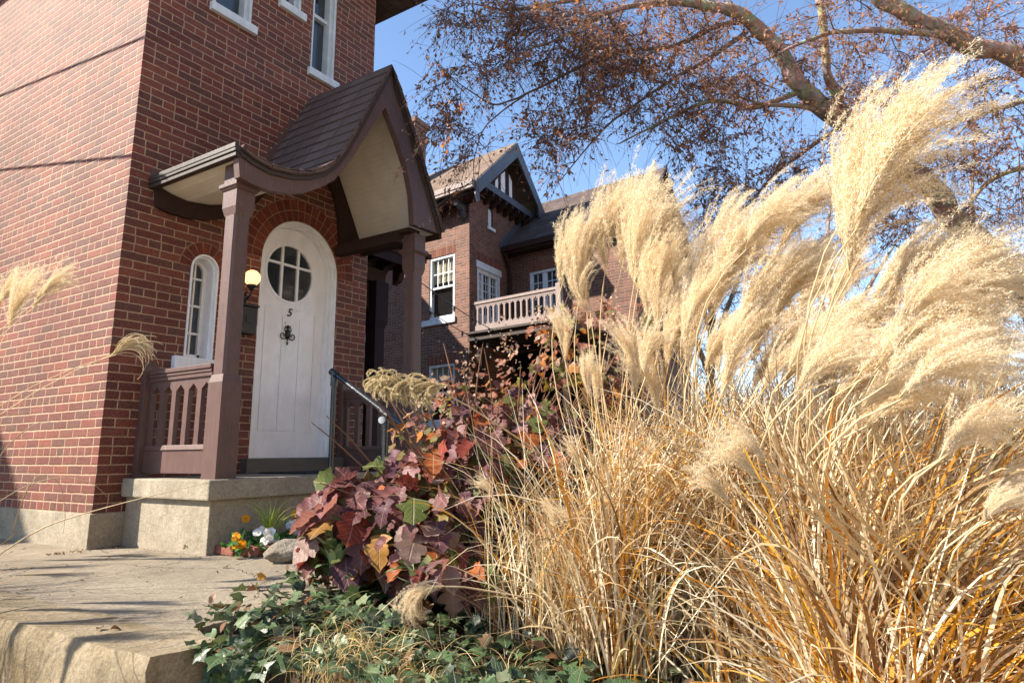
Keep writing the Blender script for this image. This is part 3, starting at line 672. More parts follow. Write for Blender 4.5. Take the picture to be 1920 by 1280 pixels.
def fwin(a,b_,c,d,kind,plane):
    o=bpy.data.objects.new('window',None); COL.objects.link(o); o.parent=fh; q=FT((0,(a+b_)/2,c)) if plane=='A' else FT((U1,(a+b_)/2,c)); o.location=Vector(q)-Vector((*K,-.24))
    U=0 if plane=='A' else U1
    mb=MB(FT); t=.06
    mb.box(U+.02,U+.14,a+.001,a+t,c,d); mb.box(U+.02,U+.14,b_-t,b_-.001,c,d); mb.box(U+.02,U+.14,a+t,b_-t,d-t,d-.001); mb.box(U+.02,U+.14,a+t,b_-t,c,c+t)
    m_=(c+d)/2
    if kind=='sash':
        mb.box(U+.05,U+.09,a+t,b_-t,m_-.02,m_+.025)
        for k in range(1,4): v=a+t+(b_-a-2*t)*k/4; mb.box(U+.06,U+.08,v-.012,v+.012,m_,d-t)
        v=(m_+d-t)/2; mb.box(U+.062,U+.078,a+t,b_-t,v-.01,v+.01)
        cw_=MB(FT); n=18
        for k in range(n):
            v0=a+t+(b_-a-2*t)*k/n; v1=a+t+(b_-a-2*t)*(k+1)/n; s0=.12+.012*(k%2); s1=.12+.012*((k+1)%2); cw_.face([(U+s0,v1,c+.9),(U+s0,v0,c+.9),(U+s1,v0,d-.04),(U+s1,v1,d-.04)])
        cw_.build('curtain',m_curt,o); g_=MB(FT); g_.box(U+.145,U+.15,a+.002,b_-.002,c,d); g_.build('room',m_dark,o)
        g_=MB(FT); g_.face([(U+.07,b_-t,c),(U+.07,a+t,c),(U+.07,a+t,d),(U+.07,b_-t,d)]); g_.build('pane',m_clear,o)
    else:
        vm=(a+b_)/2; mb.box(U+.04,U+.10,vm-.045,vm+.045,c,d-t)
        for s0,s1 in ((a+t,vm-.045),(vm+.045,b_-t)):
            q=(s0+s1)/2; mb.box(U+.06,U+.08,q-.01,q+.01,c,d-t); mb.box(U+.06,U+.09,s0,s0+.03,c,d-t); mb.box(U+.06,U+.09,s1-.03,s1,c,d-t)
            for k in range(1,4): z=c+(d-c)*k/4; mb.box(U+.062,U+.078,s0,s1,z-.01,z+.01)
        g_=MB(FT); g_.box(U+.09,U+.12,a+.01,b_-.01,c,d); g_.build('pane',m_glass,o)
    mb.build('frame',m_bluewhite,o)
    if kind=='sash': mb=MB(FT); mb.box(U-.05,U+.12,a-.04,b_+.22,c-.14,c-.001); mb.build('sill',m_bluewhite,o)
    mb=MB(FT); n=int((b_-a+.1)/.0677); 
    for k in range(n):   # soldier course over the head
        v=a-.05+.0677*k; i=len(mb.col); mb.box(U-.004,U+.02,v+.005,v+.0627,d+.01,d+.21); mb.col[i:]=[rnd.choice([(.2,.085,.055),(.16,.065,.045),(.22,.1,.065)])]*(len(mb.col)-i)
    mb.build('lintel',m_arch,o)
fwin(*wins_A[0],'sash','A'); fwin(*wins_A[1],'sash','A'); fwin(*wins_A[2],'sash','A'); fwin(-1.57,-.69,3.62,4.8,'french','W')
# french door on the gable side
o=bpy.data.objects.new('balcony_door',None); COL.objects.link(o); o.parent=fh; o.location=Vector(FT((.9,0,3.05)))-Vector((*K,-.24))
mb=MB(FT); mb.box(.30,1.52,-.03,.02,4.70,4.86); mb.box(.361,.44,.0,.14,3.05,4.7); mb.box(1.38,1.459,-.01,.14,3.05,4.7); mb.box(.44,1.38,.02,.14,4.6,4.7)
for s0,s1 in ((.44,.66),(.66,1.02),(1.02,1.38)):
    mb.box(s0,s0+.05,.04,.09,3.05,4.6); mb.box(s1-.05,s1,.04,.09,3.05,4.6); q=(s0+s1)/2; mb.box(q-.01,q+.01,.05,.07,3.6,4.6); mb.box(s0,s1,.045,.085,3.05,3.62)
    for k in range(1,5): z=3.62+.98*k/5; mb.box(s0,s1,.052,.068,z-.01,z+.01)
mb.build('frame',m_bluewhite,o); mb=MB(FT); mb.box(.4,1.42,.09,.12,3.05,4.65); mb.build('pane',m_glass,o)
mb=MB(FT); 
for k in range(17):
    v=.36+.0677*k; i=len(mb.col); mb.box(v,v+.0577,-.005,.02,4.87,5.08); mb.col[i:]=[rnd.choice([(.22,.09,.07),(.16,.07,.05)])]*(len(mb.col)-i)
mb.build('lintel',m_arch,o)
o=bpy.data.objects.new('arched_vent',None); COL.objects.link(o); o.parent=fh; o.location=Vector(FT((1.03,0,5.87)))-Vector((*K,-.24))
mb=MB(FT); mb.prism(arch_poly(.93,1.13,5.87,6.28),1,.05,.09); mb.box(.905,.935,.0,.13,5.87,6.3); mb.build('louvre',m_bluewhite,o)
mb=MB(FT); mb.box(.84,1.22,-.04,.08,5.79,5.868); mb.build('sill',m_bluewhite,o)
# roofs
RZ=8.25; RU=1.62
mb=MB(FT); e0=(-.5,6.42); e1=(3.74,6.42)
ptop=[e0,(RU,RZ),e1]; 
mb.strip(ptop,[(p[0],p[1]-.1) for p in ptop],1,-.5,8.6); mb.build('roof',m_shing2,fh)
mb=MB(FT); mb.strip([(p[0],p[1]-.02) for p in ptop],[(-.36,6.16),(RU,RZ-.42),(3.6,6.2)],1,-.55,-.505); mb.prism([(-.5,6.40),(-.36,6.2),(-.3,6.0),(-.42,5.95),(-.5,6.1)],1,-.545,-.5); mb.prism([(3.02,6.9),(3.1,6.55),(2.86,6.6),(2.8,6.95)],1,-.547,-.5); mb.build('gable_board',m_blue,fh)
mb=MB(FT); mb.box(-.62,-.5,-.5,8.5,6.32,6.44); mb.box(-.60,-.5,-.5,8.5,6.25,6.315); mb.build('gutter',m_tan,fh)
mb=MB(FT); mb.box(-.5,0,-.5,8.4,6.16,6.2); mb.build('soffit',m_brown_d,fh)
for k in range(9):
    v=.1+k*.85; mb=MB(FT); mb.prism([(-.45,6.155),(-.003,6.155),(-.003,5.8),(-.1,5.85),(-.16,6.0),(-.4,6.04)],1,v,v+.1); mb.build('bracket',m_brown_d if k%2 else m_blue,fh)
# half-timbered gable
mb=MB(FT); mb.prism([(.35,6.52),(2.9,6.52),(1.62,7.72)],1,-.16,-.003); mb.build('gable_panel',m_brown_d,fh)
mb=MB(FT); mb.box(.1,3.2,-.30,-.162,6.62,6.80); mb.build('tie_beam',m_blue,fh)
for a_ in ((1.0,1.14),(1.3,1.52),(1.75,1.9)):
    mb=MB(FT); mb.prism([(a_[0],6.82),(a_[1],6.82),(a_[1],min(7.72-abs(a_[1]-1.62)*.9-.1,7.5)),(a_[0],min(7.72-abs(a_[0]-1.62)*.9-.1,7.5))],1,-.18,-.162); mb.build('stucco_panel',m_white,fh)
for k in range(8):
    u=.3+k*.34; mb=MB(FT); mb.prism([(-.3,6.6),(-.004,6.6),(-.004,6.36),(-.1,6.38),(-.26,6.5)],0,u,u+.1); mb.box(u,u+.1,-.32,-.302,6.5,6.6); mb.build('bracket',m_brown_d,fh)
# wing roof
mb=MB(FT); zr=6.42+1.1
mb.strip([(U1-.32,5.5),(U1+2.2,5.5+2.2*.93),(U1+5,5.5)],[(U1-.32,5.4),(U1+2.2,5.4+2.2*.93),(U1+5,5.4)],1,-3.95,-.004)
mb.build('wing_roof',m_shing_shade,fh)
mb=MB(FT); mb.box(U1-.4,U1-.325,-3.95,-.02,5.36,5.5); mb.box(U1-.32,U1,-3.95,-.02,5.3,5.36); mb.build('wing_gutter',m_brown_d,fh)
mb=MB(FT); mb.tube([(U1-.34,-.1,5.36),(U1-.1,-.1,5.0),(U1-.06,-.1,4.8),(U1-.06,-.1,-.2)],.045,10); mb.build('downspout',m_brown_d,fh)
mb=MB(FT); 
for k in range(9):
    u=1.5+k*.15; z=5.5+(u-U1+.3)*.86; mb.prism([(u,z),(u+.17,z+.14),(u+.17,z+.27),(u,z+.27)],1,-.012,-.0025)
mb.build('flashing',m_blue,fh)
# balcony
bo=bpy.data.objects.new('balcony',None); COL.objects.link(bo); bo.parent=fh; bo.location=Vector(FT((.6,-1,3.0)))-Vector((*K,-.24))
UB=.14
mb=MB(FT); mb.box(UB-.22,U1-.003,-2.75,-.003,2.86,3.0); mb.box(UB-.3,U1-.003,-2.8,-.004,3.0,3.05); mb.build('floor_slab',m_brown_dk,bo)
mb=MB(FT); L=2.36; n=15; zb_,zt_=3.08,3.78
mb.box(UB-.05,UB+.05,-L,-.004,zt_-.06,zt_); mb.box(UB-.035,UB+.035,-L,-.004,zb_,zb_+.14)
mb.box(UB-.025,UB+.025,-L,-.004,zt_-.11,zt_-.06)
for k in range(n+1): v=-L+(L-.01)*k/n; mb.box(UB-.02,UB+.02,v-.022,v+.022,zb_+.14,zt_-.11)
for k in range(n):
    a=-L+(L-.01)*k/n+.03; b_=-L+(L-.01)*(k+1)/n-.03; q=(a+b_)/2
    mb.prism([(a,zt_-.17),(q,zt_-.12),(q,zt_-.105),(a,zt_-.105)],0,UB-.019,UB+.019); mb.prism([(q,zt_-.12),(b_,zt_-.17),(b_,zt_-.105),(q,zt_-.105)],0,UB-.019,UB+.019)
    mb.prism([(a,zb_+.2),(a,zb_+.14),(q,zb_+.14)],0,UB-.019,UB+.019); mb.prism([(b_,zb_+.2),(q,zb_+.14),(b_,zb_+.14)],0,UB-.019,UB+.019)
mb.build('railing',m_tan,bo)
mb=MB(FT); mb.box(UB-.07,UB+.07,-L-.12,-L,3.05,3.85); mb.build('corner_post',m_tan,bo)
for v in (-2.6,-.3):
    mb=MB(FT); mb.box(UB-.05,UB+.09,v,v+.14,-.3,2.86); mb.build('support_post',m_brown_d,bo)
mb=MB(FT); mb.box(U1-.02,U1-.004,-2.6,-.2,-.3,2.8); mb.build('shade_sheet',m_dark,bo)  # near-black sheet standing in for the shade under the balcony
# chimney on the far roof
ch=MB(FT)
def chim():
    u,v=.8,2.65
    ch.box(u-.27,u+.27,v-.27,v+.27,6.9,9.2); ch.box(u-.3,u+.3,v-.3,v+.3,9.2,9.3); ch.box(u-.34,u+.34,v-.34,v+.34,9.3,9.45)
chim(); ch.build('chimney',m_brick2,fh)

# string lights
def string(name,label,A,B_,sag,n):
    A=np.array(A);B_=np.array(B_); t=thing(name,label,'string lights',tuple(A),'string lights crossing the court'); pts=[]
    for k in range(25):
        s_=k/24; p=A+(B_-A)*s_; p[2]-=sag*4*s_*(1-s_); pts.append(p)
    mb=MB(); mb.tube(pts,.007,4); mb.build('wire',m_black,t)
    for k in range(n):
        s_=(k+.5)/n; p=A+(B_-A)*s_; p[2]-=sag*4*s_*(1-s_)
        mb=MB(); mb.lathe((p[0],p[1],p[2]-.055),[(0,-.035),(.015,-.022),(.018,-.006),(.011,.012),(.0,.012)],8); mb.lathe((p[0],p[1],p[2]-.02),[(.0,-.03),(.018,-.028),(.016,.02),(0,.02)],8,1); mb.build('bulb',[m_bulb,m_black],t)
string('string_lights','uppermost bulb string sagging from the timber porch to the balcony',at(790,530,9.5),at(1000,650,14.5),.12,7)
string('string_lights','middle bulb string hanging across the white sash window sill',at(790,572,9.5),at(960,655,14.2),.12,7)
string('string_lights','lowest bulb string sagging against the shaded far brick wall',at(700,560,9.5),at(930,665,14.0),.15,8)

# ------------------------------------------------------------ vegetation helpers
def nrm(a): return a/np.maximum(np.linalg.norm(a,axis=-1,keepdims=True),1e-9)
def pal(P,n,rng=rng,jit=.12):
    P=np.array(P,float); wt=P[:,3]/P[:,3].sum(); i=rng.choice(len(P),n,p=wt); return P[i,:3]*(1+rng.uniform(-jit,jit,(n,1)))
def ribbons(pts,wid,side,cols,parent,name,mat):
    # pts (N,K,3) wid (N,K) side (N,K,3)
    N,Kk,_=pts.shape; a=pts-side*wid[...,None]/2; b=pts+side*wid[...,None]/2
    V=np.stack([a,b],2).reshape(N,Kk*2,3); idx=np.arange(N*Kk*2).reshape(N,Kk,2)
    Fq=np.stack([idx[:,:-1,0],idx[:,:-1,1],idx[:,1:,1],idx[:,1:,0]],-1).reshape(-1,4)
    c=np.repeat(cols[:,None,:],Kk*2,1).reshape(-1,3)
    return arrmesh(name,V.reshape(-1,3),Fq,mat,parent,c)
def blade_curves(n,base,R0,Ln,th0,bend,az_mu,az_sd,Kk=10,rng=rng,wig=.06):
    az=az_mu+rng.normal(0,az_sd,n); r=R0*np.sqrt(rng.random(n)); pa=rng.random(n)*2*np.pi
    b=np.stack([base[0]+r*np.cos(pa),base[1]+r*np.sin(pa),np.full(n,base[2])],-1)
    L=rng.uniform(Ln[0],Ln[1],n); t0=np.abs(rng.normal(th0[0],th0[1],n)); bd=rng.uniform(bend[0],bend[1],n)
    s=np.linspace(0,1,Kk); th=t0[:,None]+bd[:,None]*s[None]**1.7; a=az[:,None]+rng.normal(0,wig,(n,Kk)).cumsum(1)
    d=np.stack([np.sin(th)*np.cos(a),np.sin(th)*np.sin(a),np.cos(th)],-1)
    st=d*(L/(Kk-1))[:,None,None]; p=np.concatenate([b[:,None],b[:,None]+np.cumsum(st[:,:-1],1)],1)
    return p,d,a,L
STRAW=[(.62,.50,.30,3.5),(.80,.71,.51,4.5),(.36,.24,.12,3),(.52,.24,.04,1.9),(.62,.34,.04,1.2),(.24,.16,.09,2.5),(.38,.35,.19,.8)]
ORANGE=[(.54,.25,.025,3.4),(.66,.37,.05,2.8),(.66,.54,.33,3),(.22,.11,.04,3),(.76,.68,.5,3.5)]
def blades(n,base,R0,Ln,th0,bend,az_mu,az_sd,parent,W=(.004,.008),P=STRAW,Kk=10,name='blades',wig=.06):
    p,d,a,L=blade_curves(n,base,R0,Ln,th0,bend,az_mu,az_sd,Kk,wig=wig)
    s=np.linspace(0,1,Kk); wd=rng.uniform(W[0],W[1],n)[:,None]*(1-.92*s[None]**2.2)*(.5+.5*np.minimum(1,s[None]*6))
    sd_=np.stack([-np.sin(a),np.cos(a),np.zeros_like(a)],-1); up=np.cross(d,sd_); tw=rng.normal(0,.7,(n,1))+rng.normal(0,.8,(n,1))*s[None]
    side=sd_*np.cos(tw)[...,None]+up*np.sin(tw)[...,None]
    return ribbons(p,wd,side,pal(P,n),parent,name,mat=m_blade)
def smooth_line(pts,n):
    pts=np.array(pts); t=np.linspace(0,len(pts)-1,n); out=[]
    for u in t:
        i=min(int(u),len(pts)-2); f=u-i; p0=pts[max(i-1,0)];p1=pts[i];p2=pts[i+1];p3=pts[min(i+2,len(pts)-1)]
        out.append(.5*((2*p1)+(-p0+p2)*f+(2*p0-5*p1+4*p2-p3)*f*f+(-p0+3*p1-3*p2+p3)*f**3))
    return np.array(out)
# seed-head meshes: origin at the base, tip along +Z, arching towards +X; unit length
def plume_mesh(seed,nr=34,droop=.5,spread=.30,curl=.0,fluff=1.0,hairs=6,colr=((.74,.59,.38),(.85,.73,.53),(.92,.85,.70)),thick=.0035,hr_=(.010,.024),hmax=.38,lf=1.0,fz=.010):
    g=np.random.default_rng(seed); Kk=16
    h0=g.uniform(0,hmax,nr)**1.0; Ln=lf*(1-h0*.9*min(1,.38/hmax))*g.uniform(.62,1.02,nr); az=g.uniform(0,2*np.pi,nr); sp=np.abs(g.normal(0,spread,nr))*(.45+.8*h0)
    s=np.linspace(0,1,Kk); th=sp[:,None]*(1-.3*s[None]); 
    dx=np.sin(th)*np.cos(az[:,None]); dy=np.sin(th)*np.sin(az[:,None])*.8; dz=np.cos(th)
    bend=droop*g.uniform(.6,1.5,nr)[:,None]*(s[None]**1.3)*2-droop*.75+g.normal(0,.12,(nr,1))
    if curl: bend=bend+curl*g.uniform(.3,1.4,nr)[:,None]*s[None]**2
    c,sn=np.cos(bend),np.sin(bend); ddx=dx*c+dz*sn; ddz=-dx*sn+dz*c
    wob=g.normal(0,.06,(nr,Kk)).cumsum(1); wo2=g.normal(0,.045,(nr,Kk)).cumsum(1)
    d=nrm(np.stack([ddx+wo2*.6,dy+wob*.6,ddz],-1)); st=d*(Ln/(Kk-1))[:,None,None]
    ax0=np.stack([-.18*h0,np.zeros(nr),h0*.55],-1); p=np.concatenate([ax0[:,None],ax0[:,None]+np.cumsum(st[:,:-1],1)],1)
    V=[];Fc=[];C=[]
    # fine thread of each raceme
    w=thick*(1-.7*s); side=nrm(np.cross(d,g.normal(0,1,(nr,1,3)))); a=p-side*w[None,:,None]; b=p+side*w[None,:,None]
    tv=np.stack([a,b],2).reshape(-1,3); idx=np.arange(nr*Kk*2).reshape(nr,Kk,2)
    q=np.stack([idx[:,:-1,0],idx[:,:-1,1],idx[:,1:,1],idx[:,1:,0]],-1).reshape(-1,4); tri=np.concatenate([q[:,[0,1,2]],q[:,[0,2,3]]])
    V.append(tv);Fc.append(tri);C.append(np.tile(np.array([[.66,.52,.30]]),(len(tv),1)))
    # spikelets and silky hairs
    M_=int(85*fluff); ss=np.clip(g.uniform(.08,1,(nr,M_)),0,.999)*(Kk-1); i0=ss.astype(int); fr=(ss-i0)[...,None]; ri=np.arange(nr)[:,None]
    pp=p[ri,i0]*(1-fr)+p[ri,np.minimum(i0+1,Kk-1)]*fr; tt=d[ri,i0]
    pp=np.repeat(pp.reshape(-1,1,3),hairs,1).reshape(-1,3); tt=np.repeat(tt.reshape(-1,1,3),hairs,1).reshape(-1,3); n=len(pp)
    rd=g.normal(0,1,(n,3)); hd=nrm(tt*1.0+nrm(rd)*g.uniform(.5,1.3,(n,1))); hl=g.uniform(hr_[0],hr_[1],n)[:,None]; pp=pp+g.normal(0,fz,(n,3))
    sd2=nrm(np.cross(hd,g.normal(0,1,(n,3)))); hw=g.uniform(.0009,.0018,n)[:,None]
    tv=np.stack([pp-sd2*hw,pp+sd2*hw,pp+hd*hl],1).reshape(-1,3); V.append(tv); Fc.append(np.arange(n*3).reshape(-1,3)+len(V[0]))
    ci=g.integers(0,3,n); cc=np.array(colr)[ci]*g.uniform(.85,1.15,(n,1)); C.append(np.repeat(cc,3,0))
    me=bpy.data.meshes.new('plume'); Vv=np.concatenate(V).astype(np.float32); Ff=np.concatenate(Fc).astype(np.int32)
    me.vertices.add(len(Vv)); me.vertices.foreach_set('co',Vv.ravel()); me.loops.add(Ff.size); me.loops.foreach_set('vertex_index',Ff.ravel()); me.polygons.add(len(Ff))
    me.polygons.foreach_set('loop_start',np.arange(0,Ff.size,3,dtype=np.int32)); me.polygons.foreach_set('loop_total',np.full(len(Ff),3,dtype=np.int32))
    ca=me.color_attributes.new('Col','FLOAT_COLOR','POINT'); c_=np.ones((len(Vv),4),dtype=np.float32); c_[:,:3]=np.concatenate(C); ca.data.foreach_set('color',c_.ravel())
    me.materials.append(m_plume); me.update(calc_edges=True); return me
PL=[plume_mesh(s_,nr=42,droop=.38,spread=.31) for s_ in range(4)]+[plume_mesh(10+s_,nr=44,droop=.6,spread=.42) for s_ in range(3)]+[plume_mesh(20+s_,nr=36,droop=.3,spread=.2) for s_ in range(2)]
PL_CURL=plume_mesh(31,nr=150,droop=.25,spread=.62,curl=2.4,fluff=.75,hairs=4,colr=((.46,.37,.2),(.66,.57,.36),(.76,.69,.5)),thick=.008,hr_=(.012,.028),hmax=1.25,lf=.42,fz=.003)
PL_THIN=plume_mesh(32,nr=30,droop=.55,spread=.36,curl=1.1,fluff=1.6,hairs=4,colr=((.62,.52,.34),(.8,.72,.55),(.4,.3,.2)),thick=.007,hr_=(.010,.022),fz=.003)
PL_HEAD=plume_mesh(33,nr=60,droop=1.0,spread=.45,curl=.8)
def place_plume(parent,mesh,B,T_,up=(0,0,1),scale=1.0,stalk_to=None,rad=.0028,flip=False):
    B=np.array(B,float);T_=np.array(T_,float); z=T_-B; L=np.linalg.norm(z); z=z/L
    dn=np.array([0,0,-1.])+ .35*np.array([.84,.52,0])*0; x=dn-z*(dn@z)
    if np.linalg.norm(x)<.15: x=np.array([.55,-.8,0.]); x=x-z*(x@z)
    x/=np.linalg.norm(x); 
    if flip: x=-x
    a=rnd.uniform(-.35,.35); y=np.cross(z,x); x,y=x*math.cos(a)+y*math.sin(a),-x*math.sin(a)+y*math.cos(a)
    o=bpy.data.objects.new('plume',mesh); COL.objects.link(o); o.parent=parent; s_=L*scale
    q=wloc(parent); o.matrix_local=Matrix(((x[0]*s_,y[0]*s_,z[0]*s_,B[0]-q.x),(x[1]*s_,y[1]*s_,z[1]*s_,B[1]-q.y),(x[2]*s_,y[2]*s_,z[2]*s_,B[2]-q.z),(0,0,0,1)))
    if stalk_to is not None:
        S=np.array(stalk_to,float); pts=[]; H=np.linalg.norm(B-S); d1=z*.35*H
        for k in range(13):
            t=k/12; c0=S; c1=S+np.array([0,0,H*.45]); c2=B-d1*1.0; c3=B+z*.12*L
            pts.append((1-t)**3*c0+3*(1-t)**2*t*c1+3*(1-t)*t*t*c2+t**3*c3)
        mb=MB(); mb.tube(pts,[rad*1.3*(1-.45*k/12) for k in range(13)],5,cap=False); mb.col=[(.66,.54,.33)]*len(mb.col)
        mb.build('stalk',m_blade,parent,smooth=True)
    return o

# ------------------------------------------------------------ ornamental grass
WIND=math.atan2(-.838,.545)      # towards the right of the picture
TOCAM=math.atan2(-.53,-.82)
def clump(label,base,plumes,nb_,Ln=(.8,1.5),sd_=1.3,R0=.22,W=(.004,.009),P=STRAW,extra=0,dj=.12,mu=WIND,th0=(.12,.16),bend=(.5,2.0)):
    z=gh(base[0],base[1]); t=thing('ornamental_grass',label,'ornamental grass',(base[0],base[1],z),'clumps of dry ornamental grass')
    blades(nb_,(base[0],base[1],z),R0,Ln,th0,bend,mu,sd_,t,W,P)
    blades(nb_//3,(base[0],base[1],z),R0*1.2,(Ln[0]*.5,Ln[1]*.7),(.35,.3),(.6,1.8),mu,3,t,W,P,name='short_blades')
    blades(nb_//12,(base[0],base[1],z),R0,(Ln[0]*.9,Ln[1]*1.05),(.25,.3),(.0,.5),mu,sd_,t,(.004,.007),[(.80,.73,.57,3),(.72,.62,.43,2)],12,name='culms',wig=.02)
    blades(nb_//9,(base[0],base[1],z),R0,(Ln[0],Ln[1]*1.05),(.15,.15),(.9,2.3),mu,sd_,t,(.009,.014),ORANGE,12,name='broad_blades')
    for i,(bx_,by_,tx,ty,d) in enumerate(plumes):
        for j in range(1+extra):
            if j: bx2,by2,tx2,ty2,d2=bx_+rnd.uniform(-45,45),by_+rnd.uniform(-25,45),0,0,d+rnd.uniform(-.25,.3); tx2=bx2+(tx-bx_)*rnd.uniform(.75,1.05)+rnd.uniform(-25,25); ty2=by2+(ty-by_)*rnd.uniform(.75,1.0)
            else: bx2,by2,tx2,ty2,d2=bx_,by_,tx,ty,d
            B=at(bx2,by2,d2); T_=at(tx2,ty2,d2+rnd.uniform(-.05,.12))
            place_plume(t,rnd.choice(PL),B,T_,stalk_to=(base[0]+rnd.uniform(-.12,.12),base[1]+rnd.uniform(-.12,.12),z))
    return t
clump('tan feathery grass with upright seed heads in front of the balcony and wing roof',(.2,-3.95),
  [(1165,505,1222,285,2.9),(1195,545,1250,270,2.85),(1135,500,1165,320,2.95),(1105,570,1088,385,2.9),(1090,540,1135,370,3.0),(1230,520,1300,360,2.9),(1215,600,1262,400,2.8),(1190,745,1140,575,2.6),(1250,700,1290,530,2.7),(1060,680,1050,560,2.7),(1120,760,1100,640,2.75)],
  800,(.7,1.4),1.3,.24,(.006,.011),extra=1)
clump('bushy grass with wind-bent cream plumes against the sky left of the tallest plume',(.35,-4.45),
  [(1300,610,1395,390,2.6),(1345,560,1470,350,2.5),(1395,470,1540,330,2.55),(1455,480,1640,300,2.5),(1290,700,1360,460,2.55),(1380,640,1520,440,2.4),(1430,600,1570,460,2.4),(1480,560,1610,430,2.5),(1330,480,1420,350,2.7),(1360,720,1440,560,2.3),(1440,700,1560,560,2.3)],
  850,(.7,1.4),1.5,.26,(.006,.012),extra=1)
clump('tallest grass clump whose long plume sweeps to the upper right corner',(.0,-4.85),
  [(1585,500,1800,105,1.75),(1600,430,1890,95,1.7),(1590,520,1780,230,1.7),(1580,470,1690,250,1.8),(1570,420,1740,150,1.85),(1560,600,1650,440,1.85),(1620,640,1740,500,1.85)],
  650,(.75,1.5),1.6,.22,(.007,.014),extra=0)
clump('grass leaning out of the right edge with low sweeping plumes',(.15,-5.25),
  [(1690,640,1940,410,1.65),(1560,720,1880,580,1.7),(1640,690,1930,560,1.6),(1500,720,1740,560,1.8),(1700,740,1960,620,1.55),(1480,690,1620,560,1.9),(1600,780,1830,680,1.6),(1750,600,1960,470,1.7),(1660,560,1860,430,1.8),(1760,860,1960,760,1.5),(1840,980,1960,900,1.5)],
  650,(.6,1.2),1.4,.24,(.008,.015),ORANGE,extra=2)
clump('low amber grass clump falling towards the lower right corner',(-.25,-5.0),
  [(1425,900,1290,815,1.5),(1370,950,1275,870,1.55),(1440,870,1330,790,1.5)],
  700,(.5,1.05),1.1,.2,(.008,.015),ORANGE,th0=(.45,.3),bend=(.8,1.9))
clump('thin pale arching grass spilling over the ivy beside the hydrangea',(.22,-3.78),
  [(1085,1010,1035,935,2.7),(925,935,880,885,2.8)],360,(.5,1.0),2.2,.22,(.004,.007),[(.66,.54,.33,4),(.78,.68,.46,4),(.5,.36,.2,2)],bend=(1.2,2.7))
clump('dense straw-coloured grass behind the plumes with bare tangled stems',(1.1,-4.35),
  [(1300,560,1380,440,3.6),(1420,560,1520,430,3.5),(1240,590,1290,470,3.7),(1500,600,1600,480,3.4)],1000,(.9,1.7),1.8,.5,(.006,.011),extra=1)
clump('grass mound at the back right with plumes low against the twigs',(1.3,-5.2),
  [(1600,640,1720,540,3.2),(1700,620,1830,520,3.1),(1800,620,1920,520,3.0),(1660,700,1790,600,3.0),(1320,700,1400,590,3.1),(1420,720,1520,610,3.1),(1520,700,1620,590,3.0),(1380,680,1440,560,3.4),(1480,690,1560,600,3.3),(1840,720,1930,620,3.0)],1100,(.9,1.7),1.8,.5,(.006,.011),extra=2)
clump('loose pale grass standing directly in front of the hydrangea, its blades crossing the red leaves',(.14,-3.6),
  [(1040,1000,1010,920,2.75),(1090,900,1050,810,2.8)],270,(.6,1.2),1.9,.26,(.004,.008),[(.70,.60,.40,4),(.82,.74,.54,4),(.5,.36,.2,2),(.55,.28,.05,1)],th0=(.15,.2),bend=(.4,2.4))
# grasses left of the view, whose plumes reach in and whose shade falls on paving and kerb
def leftclump(label,base,pl,n,Ln,extra_pl=0,z=-.3):
    t=thing('ornamental_grass',label,'ornamental grass',(base[0],base[1],z),'clumps of dry ornamental grass')
    blades(n,(base[0],base[1],z),.2,Ln,(.15,.15),(.5,2.0),TOCAM+2.2,2.0,t,(.003,.006),STRAW)
    for bx_,by_,tx,ty,d,ms in pl: place_plume(t,ms,at(bx_,by_,d),at(tx,ty,d),stalk_to=(base[0]+rnd.uniform(-.1,.1),base[1]+rnd.uniform(-.1,.1),z),rad=.002)
    for k in range(extra_pl):
        a=rnd.uniform(0,6.28); B=np.array([base[0]+.35*math.cos(a),base[1]+.35*math.sin(a),z+Ln[1]*.9]); place_plume(t,rnd.choice(PL),B,B+np.array([rnd.uniform(-.2,.25),rnd.uniform(-.3,.1),.4]),stalk_to=(base[0],base[1],z))
leftclump('grass at the left edge with two soft plumes in front of the sunlit brick wall',(-2.35,-2.9),[(15,620,85,480,2.6,PL[4]),(75,560,160,492,2.5,PL[5]),(-10,580,70,495,2.7,PL[6]),(60,580,140,510,2.55,PL[0])],40,(.8,1.35),0,-.78)
leftclump('thin stem with one open curly seed head crossing the tower corner',(-2.2,-3.1),[(205,668,312,640,2.3,PL_THIN),(210,664,300,628,2.32,PL_THIN)],10,(.5,.9),0,-.78)
leftclump('grass clump beyond the left frame edge casting streaks over the paving',(-1.75,-.55),[],650,(.8,1.6),3,-.5)
leftclump('tall grass clump further along the left of the paving',(-2.15,-1.05),[],560,(.8,1.7),3,-.7)
leftclump('grass clump left of the kerb whose shadow falls on the stone face',(-2.45,-1.95),[],480,(.7,1.4),6,-.78)
leftclump('third grass clump left of the view, nearest the tower wall',(-1.35,.35),[],240,(.6,1.2),6,-.4)
A1=onp(-60,205,0,0); A2=onp(262,74,0,0); S3=np.array(sd)
for lb,(a1,a2) in (('thin overhead service cable left of the view, upper one, its shadow crossing the sunlit wall',((-60,205),(262,74))),('lower overhead service cable left of the view shading a line on the sunlit wall',((-60,326),(248,292)))):
    p=onp(*a1,0,0)+S3*2.2; q=onp(*a2,0,0)+S3*1.9; d__=q-p; mb=MB(); mb.tube([p-d__*1.2,p,q,q+d__*.02],.012,6); o=mb.build('service_cable',m_black); tag(o,lb,'cable',group='service cables')
mb=MB(); mb.box(-12,18,-19,-15,-.78,7.5); mb.prism([(-19.6,7.4),(-14.4,7.4),(-17,10)],0,-12.4,18.4); o=mb.build('bounce_row_house',m_stucco); tag(o,'unseen pale row house added behind the viewpoint to bounce sunlight onto the shaded brick','house')  # unseen house, added as a sunlit bounce surface for the shaded wall
